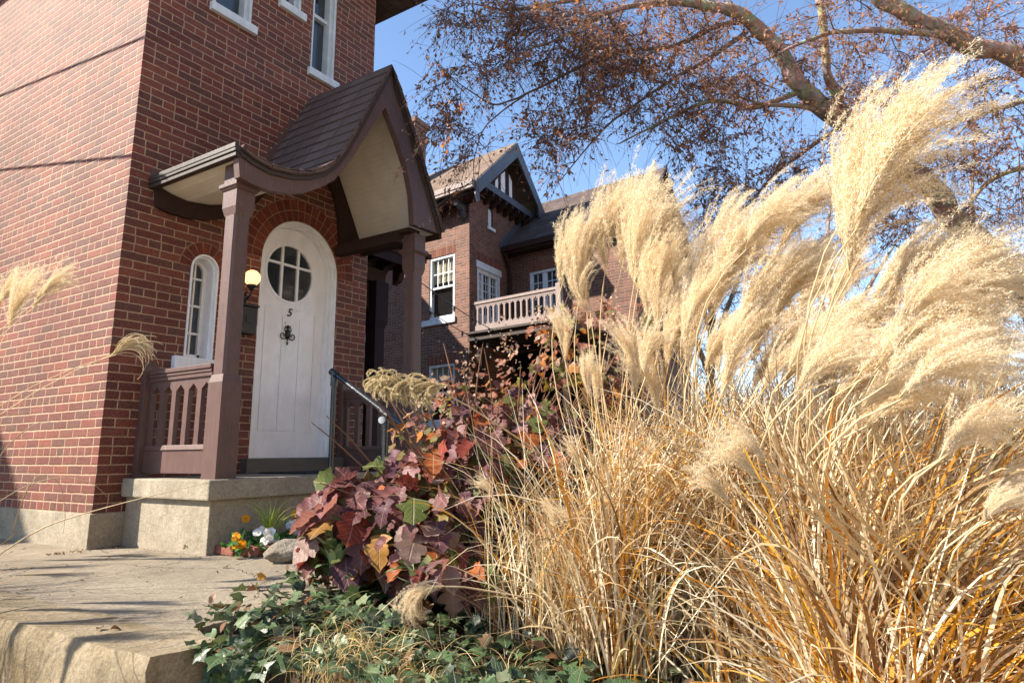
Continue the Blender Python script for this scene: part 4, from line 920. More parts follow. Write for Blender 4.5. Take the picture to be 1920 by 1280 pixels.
# single arching culms that enter from the left
t=thing('grass_culm','long bare grass culm arching across the base of the tower','grass stem',tuple(at(-60,1060,2.6)))
mb=MB(); mb.tube(smooth_line([at(-60,1080,2.6),at(60,1000,2.62),at(150,965,2.65),at(300,925,2.7),at(390,905,2.72)],20),[.004*(1-k/24) for k in range(20)],6); mb.col=[(.6,.5,.33)]*len(mb.col); mb.build('culm',m_blade,t,smooth=True)
mb=MB()
for q in ([at(-30,960,2.5),at(40,915,2.5),at(110,895,2.5),at(170,905,2.5),at(205,935,2.5)],[at(20,1010,2.6),at(45,930,2.6),at(75,890,2.6),at(110,905,2.6),at(122,960,2.6),at(118,1000,2.6)],[at(-20,880,2.5),at(30,820,2.5),at(80,790,2.5),at(120,800,2.5)]): mb.tube(smooth_line(q,16),[.0024*(1-k/20) for k in range(16)],5)
mb.col=[(.4,.32,.2)]*len(mb.col); mb.build('leaf_blade',m_blade,t,smooth=True)
# curly seed head over the handrail
t=thing('seed_head','dense curly tan seed head held out over the pipe handrail','seed head',tuple(at(985,830,3.1)))
place_plume(t,PL_CURL,at(840,722,2.9),at(690,757,2.85),stalk_to=None,scale=1.22)
mb=MB(); mb.tube([at(1080,900,3.0),at(985,830,3.0),at(880,762,2.93),at(830,735,2.9)],[.005,.0045,.004,.003],6); mb.col=[(.62,.48,.3)]*len(mb.col); mb.build('stalk',m_blade,t,smooth=True)
t=thing('seed_head','drooping fox-tail seed head hanging over the lamb-leaf plants','seed head',tuple(at(925,1110,2.7)))
place_plume(t,PL_HEAD,at(835,1098,2.65),at(722,1190,2.6))
mb=MB(); mb.tube([at(1060,1135,2.75),at(960,1115,2.72),at(870,1100,2.68),at(820,1098,2.65)],[.005,.0045,.004,.003],6); mb.col=[(.62,.48,.3)]*len(mb.col); mb.build('stalk',m_blade,t,smooth=True)

# ------------------------------------------------------------ leaf shapes
def lobed(kind):
    if kind=='oak': half=[(0,0),(.12,.02),(.27,.05),(.37,.15),(.34,.25),(.27,.32),(.35,.37),(.45,.46),(.46,.56),(.36,.61),(.28,.63),(.32,.73),(.27,.83),(.15,.88),(.06,.96),(0,1.0)]
    elif kind=='ivy': half=[(0,0),(.14,-.10),(.34,-.04),(.50,.12),(.36,.24),(.42,.42),(.60,.56),(.36,.58),(.20,.68),(.10,.86),(0,1.02)]
    elif kind=='lance': half=[(0,0),(.07,.12),(.14,.32),(.17,.55),(.13,.78),(.06,.93),(0,1.0)]
    elif kind=='round': half=[(0,0),(.34,.1),(.56,.45),(.46,.8),(.22,.97),(0,1.0)]
    else: half=[(0,0),(.22,.12),(.34,.36),(.32,.6),(.18,.84),(0,1.0)]
    return half
def leaves(name,kind,pos,dirs,nor,size,cols,mat,parent=None,fold=.25,curl=.3,cc=None):
    half=lobed(kind); m=len(half); n=len(pos)
    # each leaf: spine points and margin points on both sides
    sp=np.array([(0,h[1]) for h in half]); rt=np.array(half); lf=rt*np.array([-1,1]); base=np.concatenate([sp,rt,lf])   # 3m verts
    z=nrm(dirs); nn=nrm(nor-z*np.sum(nor*z,1,keepdims=True)); x=np.cross(z,nn)
    u=base[:,0];v=base[:,1]
    fo=(rng.normal(fold,.10+fold*.35,n))[:,None]; cu=(rng.normal(curl,.25+curl*.4,n))[:,None]; wv=rng.uniform(0,6.28,n)[:,None]
    h=fo*np.abs(u)[None]+ -cu*(v[None]**2)*.5 + .05*np.sin(v[None]*9+wv)*np.abs(u)[None]*2+.03*np.sin(u[None]*14+wv*2)
    ju=1+rng.normal(0,.13,(n,3*m)); ju[:,:m]=1
    P=pos[:,None]+size[:,None,None]*((u[None]*ju)[...,None]*x[:,None]*np.cos(fo)[...,None]+v[None,:,None]*z[:,None]+h[...,None]*nn[:,None])
    idx=np.arange(n)[:,None]*3*m; q=[]
    i=np.arange(m-1)
    f1=np.stack([i,i+m,i+m+1,i+1],-1); f2=np.stack([i,i+1,i+2*m+1,i+2*m],-1); ff=np.concatenate([f1,f2]); Fq=(ff[None]+idx[:,:,None]).reshape(-1,4)
    C=np.repeat(cols[:,None],3*m,1)
    ed=rng.uniform(.5,1.15,n)[:,None,None]; C[:,m:]=C[:,m:]*(ed*(1+0*C[:,m:])) if kind in('oak','oval') else C[:,m:]
    UV=np.tile(base[None],(n,1,1))
    return arrmesh(name,P.reshape(-1,3),Fq,mat,parent,C.reshape(-1,3),UV.reshape(-1,2),smooth=True)

# ------------------------------------------------------------ hydrangea
hy=thing('hydrangea','oakleaf hydrangea shrub with maroon, red and orange lobed leaves beside the steps','shrub',(.75,-3.1,-.28))
blobs=[((820,960),3.35,(.42,.36,.36),480),((960,880),3.45,(.45,.4,.38),430),((680,975),3.35,(.26,.25,.22),230),((880,790),3.6,(.42,.34,.28),230),((1040,770),3.6,(.5,.4,.4),300),((790,830),3.6,(.22,.22,.14),70),((1120,650),3.9,(.45,.42,.3),230),((900,1040),3.2,(.5,.3,.14),120)]
pos=[];di=[];no=[];sz=[];cl=[];HC=[(.19,.07,.07,5),(.29,.14,.14,3.5),(.13,.05,.07,4),(.24,.045,.03,2),(.38,.10,.02,1),(.36,.18,.04,.7),(.30,.2,.17,1.4),(.09,.12,.025,2)]
HT=[(.36,.17,.11,3),(.28,.1,.06,3),(.42,.28,.19,2),(.20,.08,.07,3),(.42,.16,.03,2),(.2,.22,.04,.6)]
cens=[]
for (px_,py_),d,rad,n in blobs:
    c=at(px_,py_,d); cens.append(c); dr=nrm(rng.normal(0,1,(n,3))); rr=rng.uniform(.55,1.0,n)[:,None]; p=c+dr*rr*np.array(rad)
    az=nrm(dr*np.array([1,1,.2])+rng.normal(0,.35,(n,3))); dd=az+np.array([0,0,-1])*rng.uniform(.1,1.3,n)[:,None]
    nn_=np.array([-.45,-.1,.9])+rng.normal(0,.45,(n,3))+az*.4
    top=(py_<840)
    pos.append(p);di.append(dd);no.append(nn_);sz.append((rng.uniform(.06,.15,n) if px_>760 else rng.uniform(.10,.19,n)) if not top else rng.uniform(.025,.07,n))
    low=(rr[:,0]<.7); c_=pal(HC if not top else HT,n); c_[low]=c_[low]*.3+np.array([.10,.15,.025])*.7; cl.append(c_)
pos=np.concatenate(pos);di=np.concatenate(di);no=np.concatenate(no);sz=np.concatenate(sz);cl=np.concatenate(cl)
pos[:,2]=np.maximum(pos[:,2],-.2)
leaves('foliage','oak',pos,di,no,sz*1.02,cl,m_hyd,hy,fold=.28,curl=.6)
mb=MB(); base=np.array([.55,-3.0,-.28])
for c in cens:
    for k in range(26):
        e=c+rng.normal(0,.24,3); s_=base+np.array([rnd.uniform(-.2,.25),rnd.uniform(-.2,.2),0]); mid=s_*.5+e*.5+np.array([rnd.uniform(-.08,.08),rnd.uniform(-.08,.08),.08]); mb.tube([s_,s_*.25+mid*.75,mid*.3+e*.7,e],[.008,.006,.004,.002],5,cap=False)
mb.build('branches',m_stem,hy)
# dried flower panicles among the top leaves
for k,(px_,py_,d) in enumerate([(880,690,3.4),(950,650,3.5),(830,745,3.4),(1020,600,3.6),(1150,590,3.9)]):
    c=at(px_,py_,d); n=70; pp=c+rng.normal(0,1,(n,3))*np.array([.035,.035,.06]); leaves('flower_head','oval',pp,rng.normal(0,1,(n,3)),rng.normal(0,1,(n,3)),rng.uniform(.012,.026,n),pal([(.42,.27,.2,2),(.5,.36,.26,2),(.25,.13,.09,1)],n),m_soft,hy)

# ------------------------------------------------------------ ivy and low plants
def bed_points(n,fn):
    out=[]
    while len(out)<n:
        x=rnd.uniform(-1.35,2.6); y=rnd.uniform(-5.2,-2.35)
        if fn(x,y): out.append((x,y))
    return out
def in_bed(x,y):
    edge=-2.80 if x<-.95 else (-2.45-.12*math.sin(x*5)-(.12 if x<0 else 0))
    if x<-1.02-.1*(1 if -3.4<y<-2.95 else 0): return False
    return y<edge and y>-4.9-.2*x
pts=bed_points(5200,in_bed); n=len(pts); pa=np.array(pts)
zz=np.array([gh(x,y) for x,y in pts])+np.abs(rng.normal(.02,.04,n))+.04*np.sin(pa[:,0]*7)*np.cos(pa[:,1]*6)+.03
front=(pa[:,0]<-.7); zz=np.where(front,np.maximum(zz,-.27)+.03,zz)
P3=np.stack([pa[:,0],pa[:,1],zz],-1); dd=rng.normal(0,1,(n,3))*np.array([1,1,.35])+np.array([-.3,-.4,-.25]); nn_=np.array([-.25,-.1,1.])+rng.normal(0,.42,(n,3))
iv=leaves('ivy_ground_cover','ivy',P3,dd,nn_,rng.uniform(.03,.076,n),pal([(.032,.07,.022,4),(.055,.11,.036,4),(.12,.18,.08,1.8),(.018,.04,.014,3.5),(.2,.24,.13,1.2),(.18,.1,.04,.4)],n),m_ivy,fold=.12,curl=.25)
tag(iv,'dark green ivy covering the ground along the kerb and under the hydrangea','ivy',kind='stuff')
# trailing over the kerb end
n=260; v=rng.uniform(0,1,n); P3=np.stack([rng.uniform(-1.08,-.75,n),rng.uniform(-3.15,-2.9,n),-.25-.42*v+rng.normal(0,.02,n)],-1)
iv=leaves('ivy_trail','ivy',P3,rng.normal(0,.5,(n,3))+np.array([-.2,-.3,-1]),np.array([-.5,-.9,.4])+rng.normal(0,.35,(n,3)),rng.uniform(.04,.08,n),pal([(.05,.11,.055,4),(.08,.16,.08,3),(.13,.2,.07,1)],n),m_ivy,fold=.12,curl=.2)
tag(iv,'ivy trailing down the end face of the stone block','ivy',kind='stuff')
# litter of fallen brown leaves among the plants
n=150; pts=bed_points(n,in_bed); P3=np.array([(x,y,gh(x,y)+.09+.05*rnd.random()) for x,y in pts])
fl_=leaves('fallen_leaves','oval',P3,rng.normal(0,1,(n,3))*np.array([1,1,.5]),rng.normal(0,1,(n,3))+np.array([0,0,1]),rng.uniform(.03,.06,n),pal([(.3,.17,.1,3),(.42,.27,.17,2),(.5,.3,.04,.7),(.22,.1,.06,2)],n),m_soft,fold=.5,curl=.8)
tag(fl_,'curled brown fallen leaves scattered through the bed','leaves',kind='stuff')
def rosette(label,px_,py_,d,nl,size,P,spike=0,kind='lance',grp='grey-green lamb-leaf plants',name='leafy_plant',cat='plant'):
    b=at(px_,py_,d); b[2]=gh(b[0],b[1])+.13; t=thing(name,label,cat,tuple(b),grp)
    a=rng.uniform(0,2*np.pi,nl); el=rng.uniform(.25,1.45,nl); dr=np.stack([np.cos(a)*np.cos(el),np.sin(a)*np.cos(el),np.sin(el)],-1)
    pp=np.tile(b,(nl,1))+np.stack([np.cos(a)*.02,np.sin(a)*.02,rng.uniform(0,size*.9,nl)],-1); nn_=np.stack([-np.cos(a)*.5,-np.sin(a)*.5,np.full(nl,1.)],-1)
    leaves('foliage',kind,pp,dr,nn_,rng.uniform(size*.6,size*1.15,nl),pal(P,nl),m_soft,t,fold=.35,curl=.3)
    mb=MB(); mb.tube([b-np.array([0,0,.05]),b+np.array([0,0,size*.9])],[.004,.002],5); mb.build('stem',m_stem,t)
    return t
SG=[(.24,.33,.16,3),(.33,.42,.24,3),(.17,.26,.12,2)]
for i,(px_,py_,d,lb) in enumerate([(690,1165,3.3,'soft grey-green leafy plant nearest the paving, left of the drooping seed head'),(745,1200,3.1,'grey-green leafy plant under the tip of the drooping seed head'),(835,1185,3.0,'broad grey-green leafy plant right of the drooping seed head'),(620,1215,3.05,'small grey-green plant among ivy below the paving edge'),(900,1190,2.95,'grey-green plant beside the curled brown leaf'),(1020,1215,2.9,'pale leafy plant under the thin arching grass'),(790,1235,2.85,'silvery leafy plant low in the bottom middle of the bed')]):
    rosette(lb,px_,py_,d,30,.15,SG)
# curled brown hydrangea leaf litter, sprigs above the ivy
def sprig(label,pts,leafs,cols,sz_=.05,kind='ivy'):
    t=thing('ivy_sprig',label,'ivy sprig',tuple(pts[0]),'ivy sprigs standing above the bed'); mb=MB(); mb.tube(pts,[.0025]*(len(pts)-1)+[.001],5); mb.build('stem',m_stem,t)
    P3=np.array(leafs); n=len(P3); leaves('foliage',kind,P3,rng.normal(0,.6,(n,3))+np.array([-.2,-.3,-.3]),np.array([-.6,-.7,.5])+rng.normal(0,.3,(n,3)),np.full(n,sz_),np.array(cols,float),m_ivy,t)
sprig('upright sprig with an orange tip leaf above the ivy, in front of the paving',[at(520,1155,3.2),at(508,1120,3.2),at(480,1100,3.25),at(470,1092,3.25)],[at(495,1078,3.2),at(516,1095,3.2),at(470,1100,3.25),at(480,1100,3.25)],[(.6,.32,.02),(.08,.15,.08),(.25,.1,.05),(.22,.25,.06)])
sprig('runner with a bright yellow leaf lying over the paving near the kerb',[at(310,1178,3.0),at(270,1176,3.0),at(245,1172,3.02),at(205,1182,3.05)],[at(245,1150,3.0),at(262,1172,3.0),at(232,1160,3.0)],[(.75,.5,.02),(.3,.3,.04),(.5,.25,.04)])
sprig('small reddish sprig rising from the ivy near the paving edge',[at(600,1130,3.3),at(602,1110,3.3)],[at(600,1108,3.3),at(380,1130,3.4)],[(.3,.07,.02),(.3,.2,.05)])
# curly sedge tufts at the bottom
for lb,px_,d in (('fine curly blond sedge tuft at the bottom centre of the garden bed',760,2.55),('fine curly blond sedge tuft left of the others, below the ivy',630,2.6),('fine curly sedge tuft nearest the tall dry grass',900,2.5)):
    b=at(px_,1330,d-.45); z=gh(b[0],b[1]); t=thing('sedge_tuft',lb,'sedge',(b[0],b[1],z),'curly blond sedge tufts')
    blades(150,(b[0],b[1],z+.04),.15,(.2,.36),(.3,.25),(1.5,4.4),0,3,t,(.0016,.003),[(.62,.48,.24,3),(.72,.6,.36,3),(.5,.34,.12,2),(.4,.38,.14,1)],14,wig=.22)

# ------------------------------------------------------------ flower pocket by the porch
mb=MB(); mb.prism([(.34,-1.06),(.40,-1.30),(.55,-1.52),(.80,-1.62),(1.15,-1.6),(1.19,-1.06)],2,-.25,-.2); o=mb.build('flower_bed_soil',m_soil); tag(o,'raised soil of the small flower bed at the porch base','soil',kind='structure')
m_edge=concrete('edging brick',(.22,.08,.055),(.34,.14,.10),9,False,(.12,.06,.045),bd=.01)
for i,(x,y,a,lb) in enumerate([(.33,-1.12,1.3,'brick beside the porch base, first in the edging row'),(.37,-1.29,1.15,'second edging brick from the porch base'),(.47,-1.43,.9,'third edging brick, left of the boulder'),(.60,-1.55,.6,'edging brick directly in front of the boulder'),(.77,-1.63,.25,'edging brick tilted under the hydrangea leaves'),(.96,-1.66,.1,'last edging brick, mostly under the hydrangea')]):
    mb=MB(); mb.box(-.095,.095,-.045,.045,0,.06); o=mb.build('edging_brick',m_edge,bevel=.012); o.location=(x,y,GZ+.001); o.rotation_euler=(rnd.uniform(-.06,.06),rnd.uniform(-.08,.08),-a+ -.2); tag(o,'worn red '+lb,'brick',group='bricks edging the flower bed')
import bmesh
def rock(name,label,loc,sc_,rot,seed):
    bm=bmesh.new(); bmesh.ops.create_icosphere(bm,subdivisions=4,radius=1); g=random.Random(seed)
    fr=[(Vector((g.uniform(-1,1),g.uniform(-1,1),g.uniform(-1,1))).normalized(),g.uniform(.55,.9)) for _ in range(16)]
    for v in bm.verts:
        for n_,d in fr:
            e=v.co.dot(n_)-d
            if e>0: v.co-=n_*e*.92
        v.co*=1+.03*math.sin(v.co.x*9+seed)*math.sin(v.co.y*11)+.02*math.sin(v.co.z*19)
    bm.transform(Matrix.Diagonal((*sc_,1))); me=bpy.data.meshes.new(name); bm.to_mesh(me); bm.free(); me.materials.append(m_rock); me.polygons.foreach_set('use_smooth',[True]*len(me.polygons))
    o=link(name,me,None,loc); o.rotation_euler=rot; return tag(o,label,'rock')
rc=onp(545,1028,2,-.16); rock('boulder','rough grey-tan boulder lying at the edge of the flower bed',(rc[0],rc[1],-.165),(.17,.09,.075),(.1,-.3,-.75),5)
def pansy(label,px_,py_,y,col,eye,nf,kind):
    b=onp(px_,py_,1,y); b[2]=max(b[2],-.2); t=thing('pansy_plant',label,'pansy',(b[0],b[1],-.2),'pansies in the flower bed')
    n=46; pp=np.array([b[0],b[1],-.17])+rng.normal(0,1,(n,3))*np.array([.05,.05,.03]); leaves('foliage','oval',pp,rng.normal(0,1,(n,3))+np.array([0,0,.6]),rng.normal(0,.4,(n,3))+np.array([-.3,-.3,1]),rng.uniform(.03,.055,n),pal([(.06,.16,.04,3),(.1,.24,.06,2)],n),m_soft,t)
    for k in range(nf):
        c=np.array([b[0]+rnd.uniform(-.055,.055),b[1]+rnd.uniform(-.06,.03),b[2]+rnd.uniform(-.01,.055)]); fn=nrm(np.array([-.7,-.9,.5])+rng.normal(0,.3,3)); a=nrm(np.cross(fn,[0,0,1.])); u_=np.cross(a,fn)
        pd=[]; 
        for q in range(5): an=math.pi/2+q*2*math.pi/5; pd.append(a*math.cos(an)+u_*math.sin(an))
        pd=np.array(pd); leaves('flower','round',c+pd*.002,pd,np.tile(fn,(5,1)),np.full(5,.027)*1.05,np.array([col if q not in(2,3) else tuple(.85*v for v in col) for q in range(5)],float),m_petal,t,fold=.0,curl=.15)
        o=t.children[-1]
        mb=MB(); mb.lathe(tuple(c+fn*.004),[(0,-.004),(.005,0),(0,.004)],8); mb.build('flower_eye',solid_cache(eye),t)
_sc={}
def solid_cache(c):
    if c not in _sc: _sc[c]=solid('flower eye',c,.6)
    return _sc[c]
WH=(.85,.86,.88); OR=(.8,.36,.01); YE=(.85,.6,.02)
pansy('white pansies at the centre of the bed, in front of the spiky green plant',495,1010,-1.33,WH,(.7,.6,.05),8,0)
pansy('white pansies right of the green tuft, beside the boulder',550,992,-1.25,WH,(.7,.6,.05),7,0)
pansy('orange and yellow pansies at the left end of the bed near the bricks',450,1020,-1.3,OR,(.2,.05,.01),4,0)
pansy('orange pansies high at the back of the bed near the porch',545,975,-1.16,OR,(.2,.05,.01),3,0)
pansy('single orange pansy at the back left against the porch base',475,985,-1.14,OR,(.2,.05,.01),1,0)
pansy('yellow pansies partly under the hydrangea leaves',580,1000,-1.35,YE,(.2,.05,.01),3,0)
b=onp(505,985,1,-1.25); t=thing('spiky_plant','bright yellow-green spiky grass tuft above the white pansies','plant',(b[0],b[1],-.2)); blades(42,(b[0],b[1],-.2),.03,(.2,.4),(.2,.2),(.4,1.6),WIND,2.5,t,(.006,.010),[(.3,.42,.05,3),(.45,.5,.1,2),(.2,.3,.04,1)],8)
b=onp(352,1030,2,GZ+.02); t=thing('weed','tiny weed growing at the foot of the porch base','weed',tuple(b)); n=16; leaves('foliage','oval',b+rng.normal(0,.02,(n,3))*np.array([1,1,.5])+np.array([0,0,.02]),rng.normal(0,1,(n,3)),rng.normal(0,.4,(n,3))+np.array([0,0,1]),rng.uniform(.015,.03,n),pal([(.15,.2,.06,2),(.3,.18,.08,1)],n),m_soft,t)
mb=MB(); mb.tube([b,b+np.array([0,0,.06])],[.002,.001],4); mb.build('stem',m_stem,t)
for i,(px_,py_,lb) in enumerate([(190,1176,'dark shrivelled leaf on the paving near the kerb'),(207,1180,'dark bent leaf scrap on the paving beside the yellow runner'),(430,1060,'small brown leaf crumb on the paving before the edging bricks'),(600,1092,'brown leaf at the paving edge near the hydrangea')]):
    b=onp(px_,py_,2,GZ+.012); leaves('fallen_leaf','oval',np.array([b]),np.array([[rnd.uniform(-1,1),rnd.uniform(-1,1),.2]]),np.array([[.1,.2,1.]]),np.array([.04]),np.array([[.12,.07,.04]]),m_soft,None,fold=.6,curl=.9); o=COL.objects[-1]; tag(o,lb,'leaf',group='leaves fallen on the paving')

# ------------------------------------------------------------ trees
def tubes(name,P,r0,r1,mat,parent,sides=3):
    # P (N,K,3); r0,r1 (N,)
    N,Kk,_=P.shape; d=nrm(np.gradient(P,axis=1)); ref=np.tile(np.array([.31,.17,.93]),(N,Kk,1)); a=nrm(np.cross(d,ref)); b=np.cross(d,a); s=np.linspace(0,1,Kk)[None]
    r=(r0[:,None]*(1-s)+r1[:,None]*s)[...,None]; rings=np.stack([P+r*(a*math.cos(2*math.pi*k/sides)+b*math.sin(2*math.pi*k/sides)) for k in range(sides)],2)
    idx=np.arange(N*Kk*sides).reshape(N,Kk,sides); q=[]
    for k in range(sides):
        k2=(k+1)%sides; q.append(np.stack([idx[:,:-1,k],idx[:,:-1,k2],idx[:,1:,k2],idx[:,1:,k]],-1).reshape(-1,4))
    return arrmesh(name,rings.reshape(-1,3),np.concatenate(q),mat,parent,smooth=True)
def make_tree(name,label,base,limbs,regions,n_t,leaf_n,leaf_sz,palette,twig_r=.006,group=None,spread=.28,lat=6,drop=.25):
    t=thing(name,label,'tree',tuple(base),group); skel=[]; rads=[]
    first=True
    for L in limbs:
        pts=[np.array(base)]+[at(a,b_,c) for a,b_,c,_ in L] if first else [at(a,b_,c) for a,b_,c,_ in L]
        rr=([L[0][3]*1.25]+[q[3] for q in L]) if first else [q[3] for q in L]
        n=max(8,len(pts)*6); C=smooth_line(pts,n); rs=np.interp(np.linspace(0,len(rr)-1,n),range(len(rr)),rr)
        C=C+np.stack([.13*rs*np.sin(np.arange(n)*.9+k) for k in (0,2,4)],-1)
        mb=MB(); mb.tube([tuple(p) for p in C],[max(float(r*(1+.06*math.sin(i*1.7))),.004) for i,r in enumerate(rs)],12 if rs.max()>.05 else 6,cap=False); mb.build('trunk' if first else 'limb',m_bark if rs.max()>.03 else m_twig,t,smooth=True)
        skel.append(C[2:] if not first else C[6:]); rads.append(rs[2:] if not first else rs[6:]); first=False
    SK=np.concatenate(skel); SR=np.concatenate(rads)
    wts=np.array([r[6] for r in regions],float); wts/=wts.sum(); T_=[]
    for i in rng.choice(len(regions),n_t,p=wts):
        cx,cy,rx,ry,d0,d1,_=regions[i]; a=rng.uniform(0,2*np.pi); q=math.sqrt(rng.random()); T_.append(at(cx+rx*q*math.cos(a),cy+ry*q*math.sin(a),rng.uniform(d0,d1)))
    T_=np.array(T_); P=[];R0_=[];nodes=[SK]; noder=[SR]
    order=np.argsort([np.min(np.linalg.norm(SK-q,axis=1)) for q in T_]); pool=SK.copy(); Kk=9; s=np.linspace(0,1,Kk)[:,None]
    for j,i in enumerate(order):   # each branchlet starts from the nearest wood already there
        q=T_[i]; dd=np.linalg.norm(pool-q,axis=1)+np.maximum(0,(q[2]-pool[:,2]))*.2; k=int(np.argmin(dd+rng.random(len(dd))*.15)); a=pool[k]; L=np.linalg.norm(q-a)
        sag=np.array([0,0,1.])*L*rng.uniform(.0,.22); mid=(a+q)/2+sag+rng.normal(0,.05*L,3); c=(1-s)**2*a+2*s*(1-s)*mid+s**2*q; c=c+np.sin(s*9+rng.uniform(0,6,3))*.012*L*s
        P.append(c); R0_.append(min(.018,twig_r*(.8+L*.9))); 
        pool=np.concatenate([pool,c[2::3]])
    P=np.array(P); R0_=np.array(R0_); tubes('branchlets',P,R0_,np.full(len(P),twig_r*.35),m_twig,t,4)
    # side twigs
    N=len(P)*lat; ii=np.repeat(np.arange(len(P)),lat); f=rng.uniform(.25,1,N)*(Kk-1); i0=np.minimum(f.astype(int),Kk-2); a=P[ii,i0]*(1-(f-i0)[:,None])+P[ii,i0+1]*(f-i0)[:,None]; dv=nrm(P[ii,i0+1]-P[ii,i0]); dr=nrm(dv*.9+rng.normal(0,.6,(N,3))+np.array([0,0,-.1]))
    Ln=rng.uniform(.35,1.3,N)[:,None]*spread; k2=5; s2=np.linspace(0,1,k2)[None,:,None]; Q=a[:,None]+dr[:,None]*Ln[:,None]*s2+np.array([0,0,-1.])*drop*Ln[:,None]*s2**2+rng.normal(0,.03,(N,1,3))*s2**2
    tubes('twigs',Q,np.full(N,twig_r*.38),np.full(N,twig_r*.15),m_twig,t,3)
    # leaves hang in loose tufts on the twigs
    wt=rng.random(N)**3.2; wt/=wt.sum(); jj=rng.choice(N,leaf_n,p=wt); f=rng.uniform(.15,1,leaf_n)*(k2-1); i0=np.minimum(f.astype(int),k2-2); pp=Q[jj,i0]*(1-(f-i0)[:,None])+Q[jj,i0+1]*(f-i0)[:,None]+rng.normal(0,.012,(leaf_n,3))
    dd=rng.normal(0,.8,(leaf_n,3))+np.array([0,0,-.6])+nrm(Q[jj,4]-Q[jj,0])*.5; dd=nrm(dd); sd_=nrm(np.cross(dd,rng.normal(0,1,(leaf_n,3)))); L=rng.uniform(leaf_sz*.6,leaf_sz*1.3,leaf_n)[:,None]; W=L*rng.uniform(.15,.27,leaf_n)[:,None]; nn_=np.cross(dd,sd_)
    V=np.stack([pp,pp+dd*L*.5+sd_*W+nn_*W*.5,pp+dd*L,pp+dd*L*.5-sd_*W+nn_*W*.5],1).reshape(-1,3); Fq=np.arange(leaf_n*4).reshape(-1,4)
    arrmesh('crown',V,Fq,m_tleaf,t,np.repeat(pal(palette,leaf_n),4,0))
    return t
TP=[(.27,.14,.095,4),(.38,.21,.14,3),(.22,.105,.08,3),(.52,.22,.07,1.6),(.46,.33,.27,1.2)]
limbs=[
 [(1990,700,8.2,0.2132),(1900,520,8.0,0.1558),(1800,425,7.8,0.1394),(1740,350,7.6,0.1271),(1620,250,7.3,0.1107),(1520,185,7.1,0.0943),(1465,105,7.0,0.0820),(1400,35,6.9,0.0697),(1310,8,6.8,0.0451),(1220,8,6.7,0.0287),(1150,20,6.6,0.0280),(1110,38,6.6,0.0200),(1050,72,6.5,0.0140),(985,95,6.4,0.0080)],
 [(1620,250,7.3,0.0738),(1575,195,7.25,0.0574),(1550,130,7.1,0.0451),(1545,60,7.0,0.0410),(1530,-40,6.9,0.0369)],
 [(1990,720,8.3,0.1640),(2010,260,7.6,0.1230),(1920,118,7.3,0.1025),(1830,90,7.2,0.0943),(1740,45,7.1,0.0820),(1660,5,7.0,0.0738),(1600,-60,6.9,0.0656)],
 [(1790,70,7.15,0.0492),(1700,60,7.0,0.0369),(1600,58,6.9,0.0287),(1530,70,6.8,0.0200),(1440,110,6.7,0.0120)],
 [(1390,40,6.9,0.0287),(1330,55,6.8,0.0280),(1270,85,6.7,0.0220),(1180,95,6.6,0.0180),(1130,105,6.6,0.0160),(1060,140,6.5,0.0140),(1000,170,6.4,0.0120),(960,188,6.4,0.0100),(925,196,6.3,0.0090),(895,180,6.3,0.0070),(850,148,6.2,0.0050),(815,112,6.2,0.0030)],
 [(985,178,6.4,0.0090),(940,210,6.3,0.0070),(910,238,6.3,0.0060),(896,270,6.3,0.0050),(888,310,6.3,0.0040),(890,345,6.3,0.0020)],
 [(1400,60,6.9,0.0300),(1330,110,6.7,0.0220),(1260,150,6.6,0.0160),(1200,190,6.5,0.0130),(1140,235,6.4,0.0100),(1090,290,6.3,0.0070),(1050,340,6.3,0.0040)],
 [(1250,5,6.8,0.0300),(1180,-10,6.7,0.0250),(1080,0,6.6,0.0200),(1000,15,6.5,0.0150),(950,19,6.5,0.0110),(890,8,6.4,0.0070)],
 [(1500,170,7.1,0.0328),(1420,200,6.9,0.0280),(1330,190,6.8,0.0200),(1230,235,6.7,0.0120),(1160,270,6.7,0.0060)],
 [(1610,240,7.3,0.0369),(1530,205,7.1,0.0300),(1430,195,6.9,0.0200),(1380,180,6.8,0.0120)],
 [(1580,235,7.2,0.0287),(1500,290,7.0,0.0220),(1440,340,6.9,0.0140),(1380,420,6.8,0.0070)],
 [(1990,300,7.8,0.0410),(1870,330,7.6,0.0287),(1810,390,7.5,0.0220),(1740,450,7.5,0.0100)],
 [(1990,170,7.6,0.0369),(1900,195,7.4,0.0300),(1820,228,7.2,0.0150),(1760,300,7.1,0.0060)],
 [(1120,35,6.6,0.0140),(1060,45,6.5,0.0110),(1000,60,6.5,0.0080),(930,120,6.4,0.0050),(880,115,6.3,0.0030)],
]
regions=[(1250,110,180,130,6.0,7.6,8),(1060,90,120,90,5.9,7.2,3.4),(930,25,110,35,5.9,6.8,2.2),(880,145,85,45,5.9,6.7,1.2),(840,215,45,40,6,6.6,.5),(885,290,30,50,6.1,6.5,.28),(872,362,18,18,6.2,6.4,.09),(1060,230,90,50,6,6.8,1.5),(1075,320,45,25,6.1,6.6,.25),(1380,270,130,130,6.2,7.8,3.6),(1360,420,90,90,6.4,7.8,1.1),(1600,90,160,120,6.3,8,4.5),(1620,350,160,140,6.6,8.4,3.6),(1860,60,110,100,6.6,8,2),(1840,300,110,150,6.6,8.4,3),(1800,520,130,90,7,8.4,1.5)]
make_tree('street_tree','large tree with pale thick limbs and rusty brown withered leaves reaching over the court','',limbs,regions,10,10,.04,TP) if False else None
base=at(2040,1060,8.3); base[2]=-.78
make_tree('shade_tree','large tree with pale thick limbs and rusty withered leaves reaching over the court',base,limbs,regions,850,33000,.046,TP,twig_r=.0066,spread=.46,lat=7)
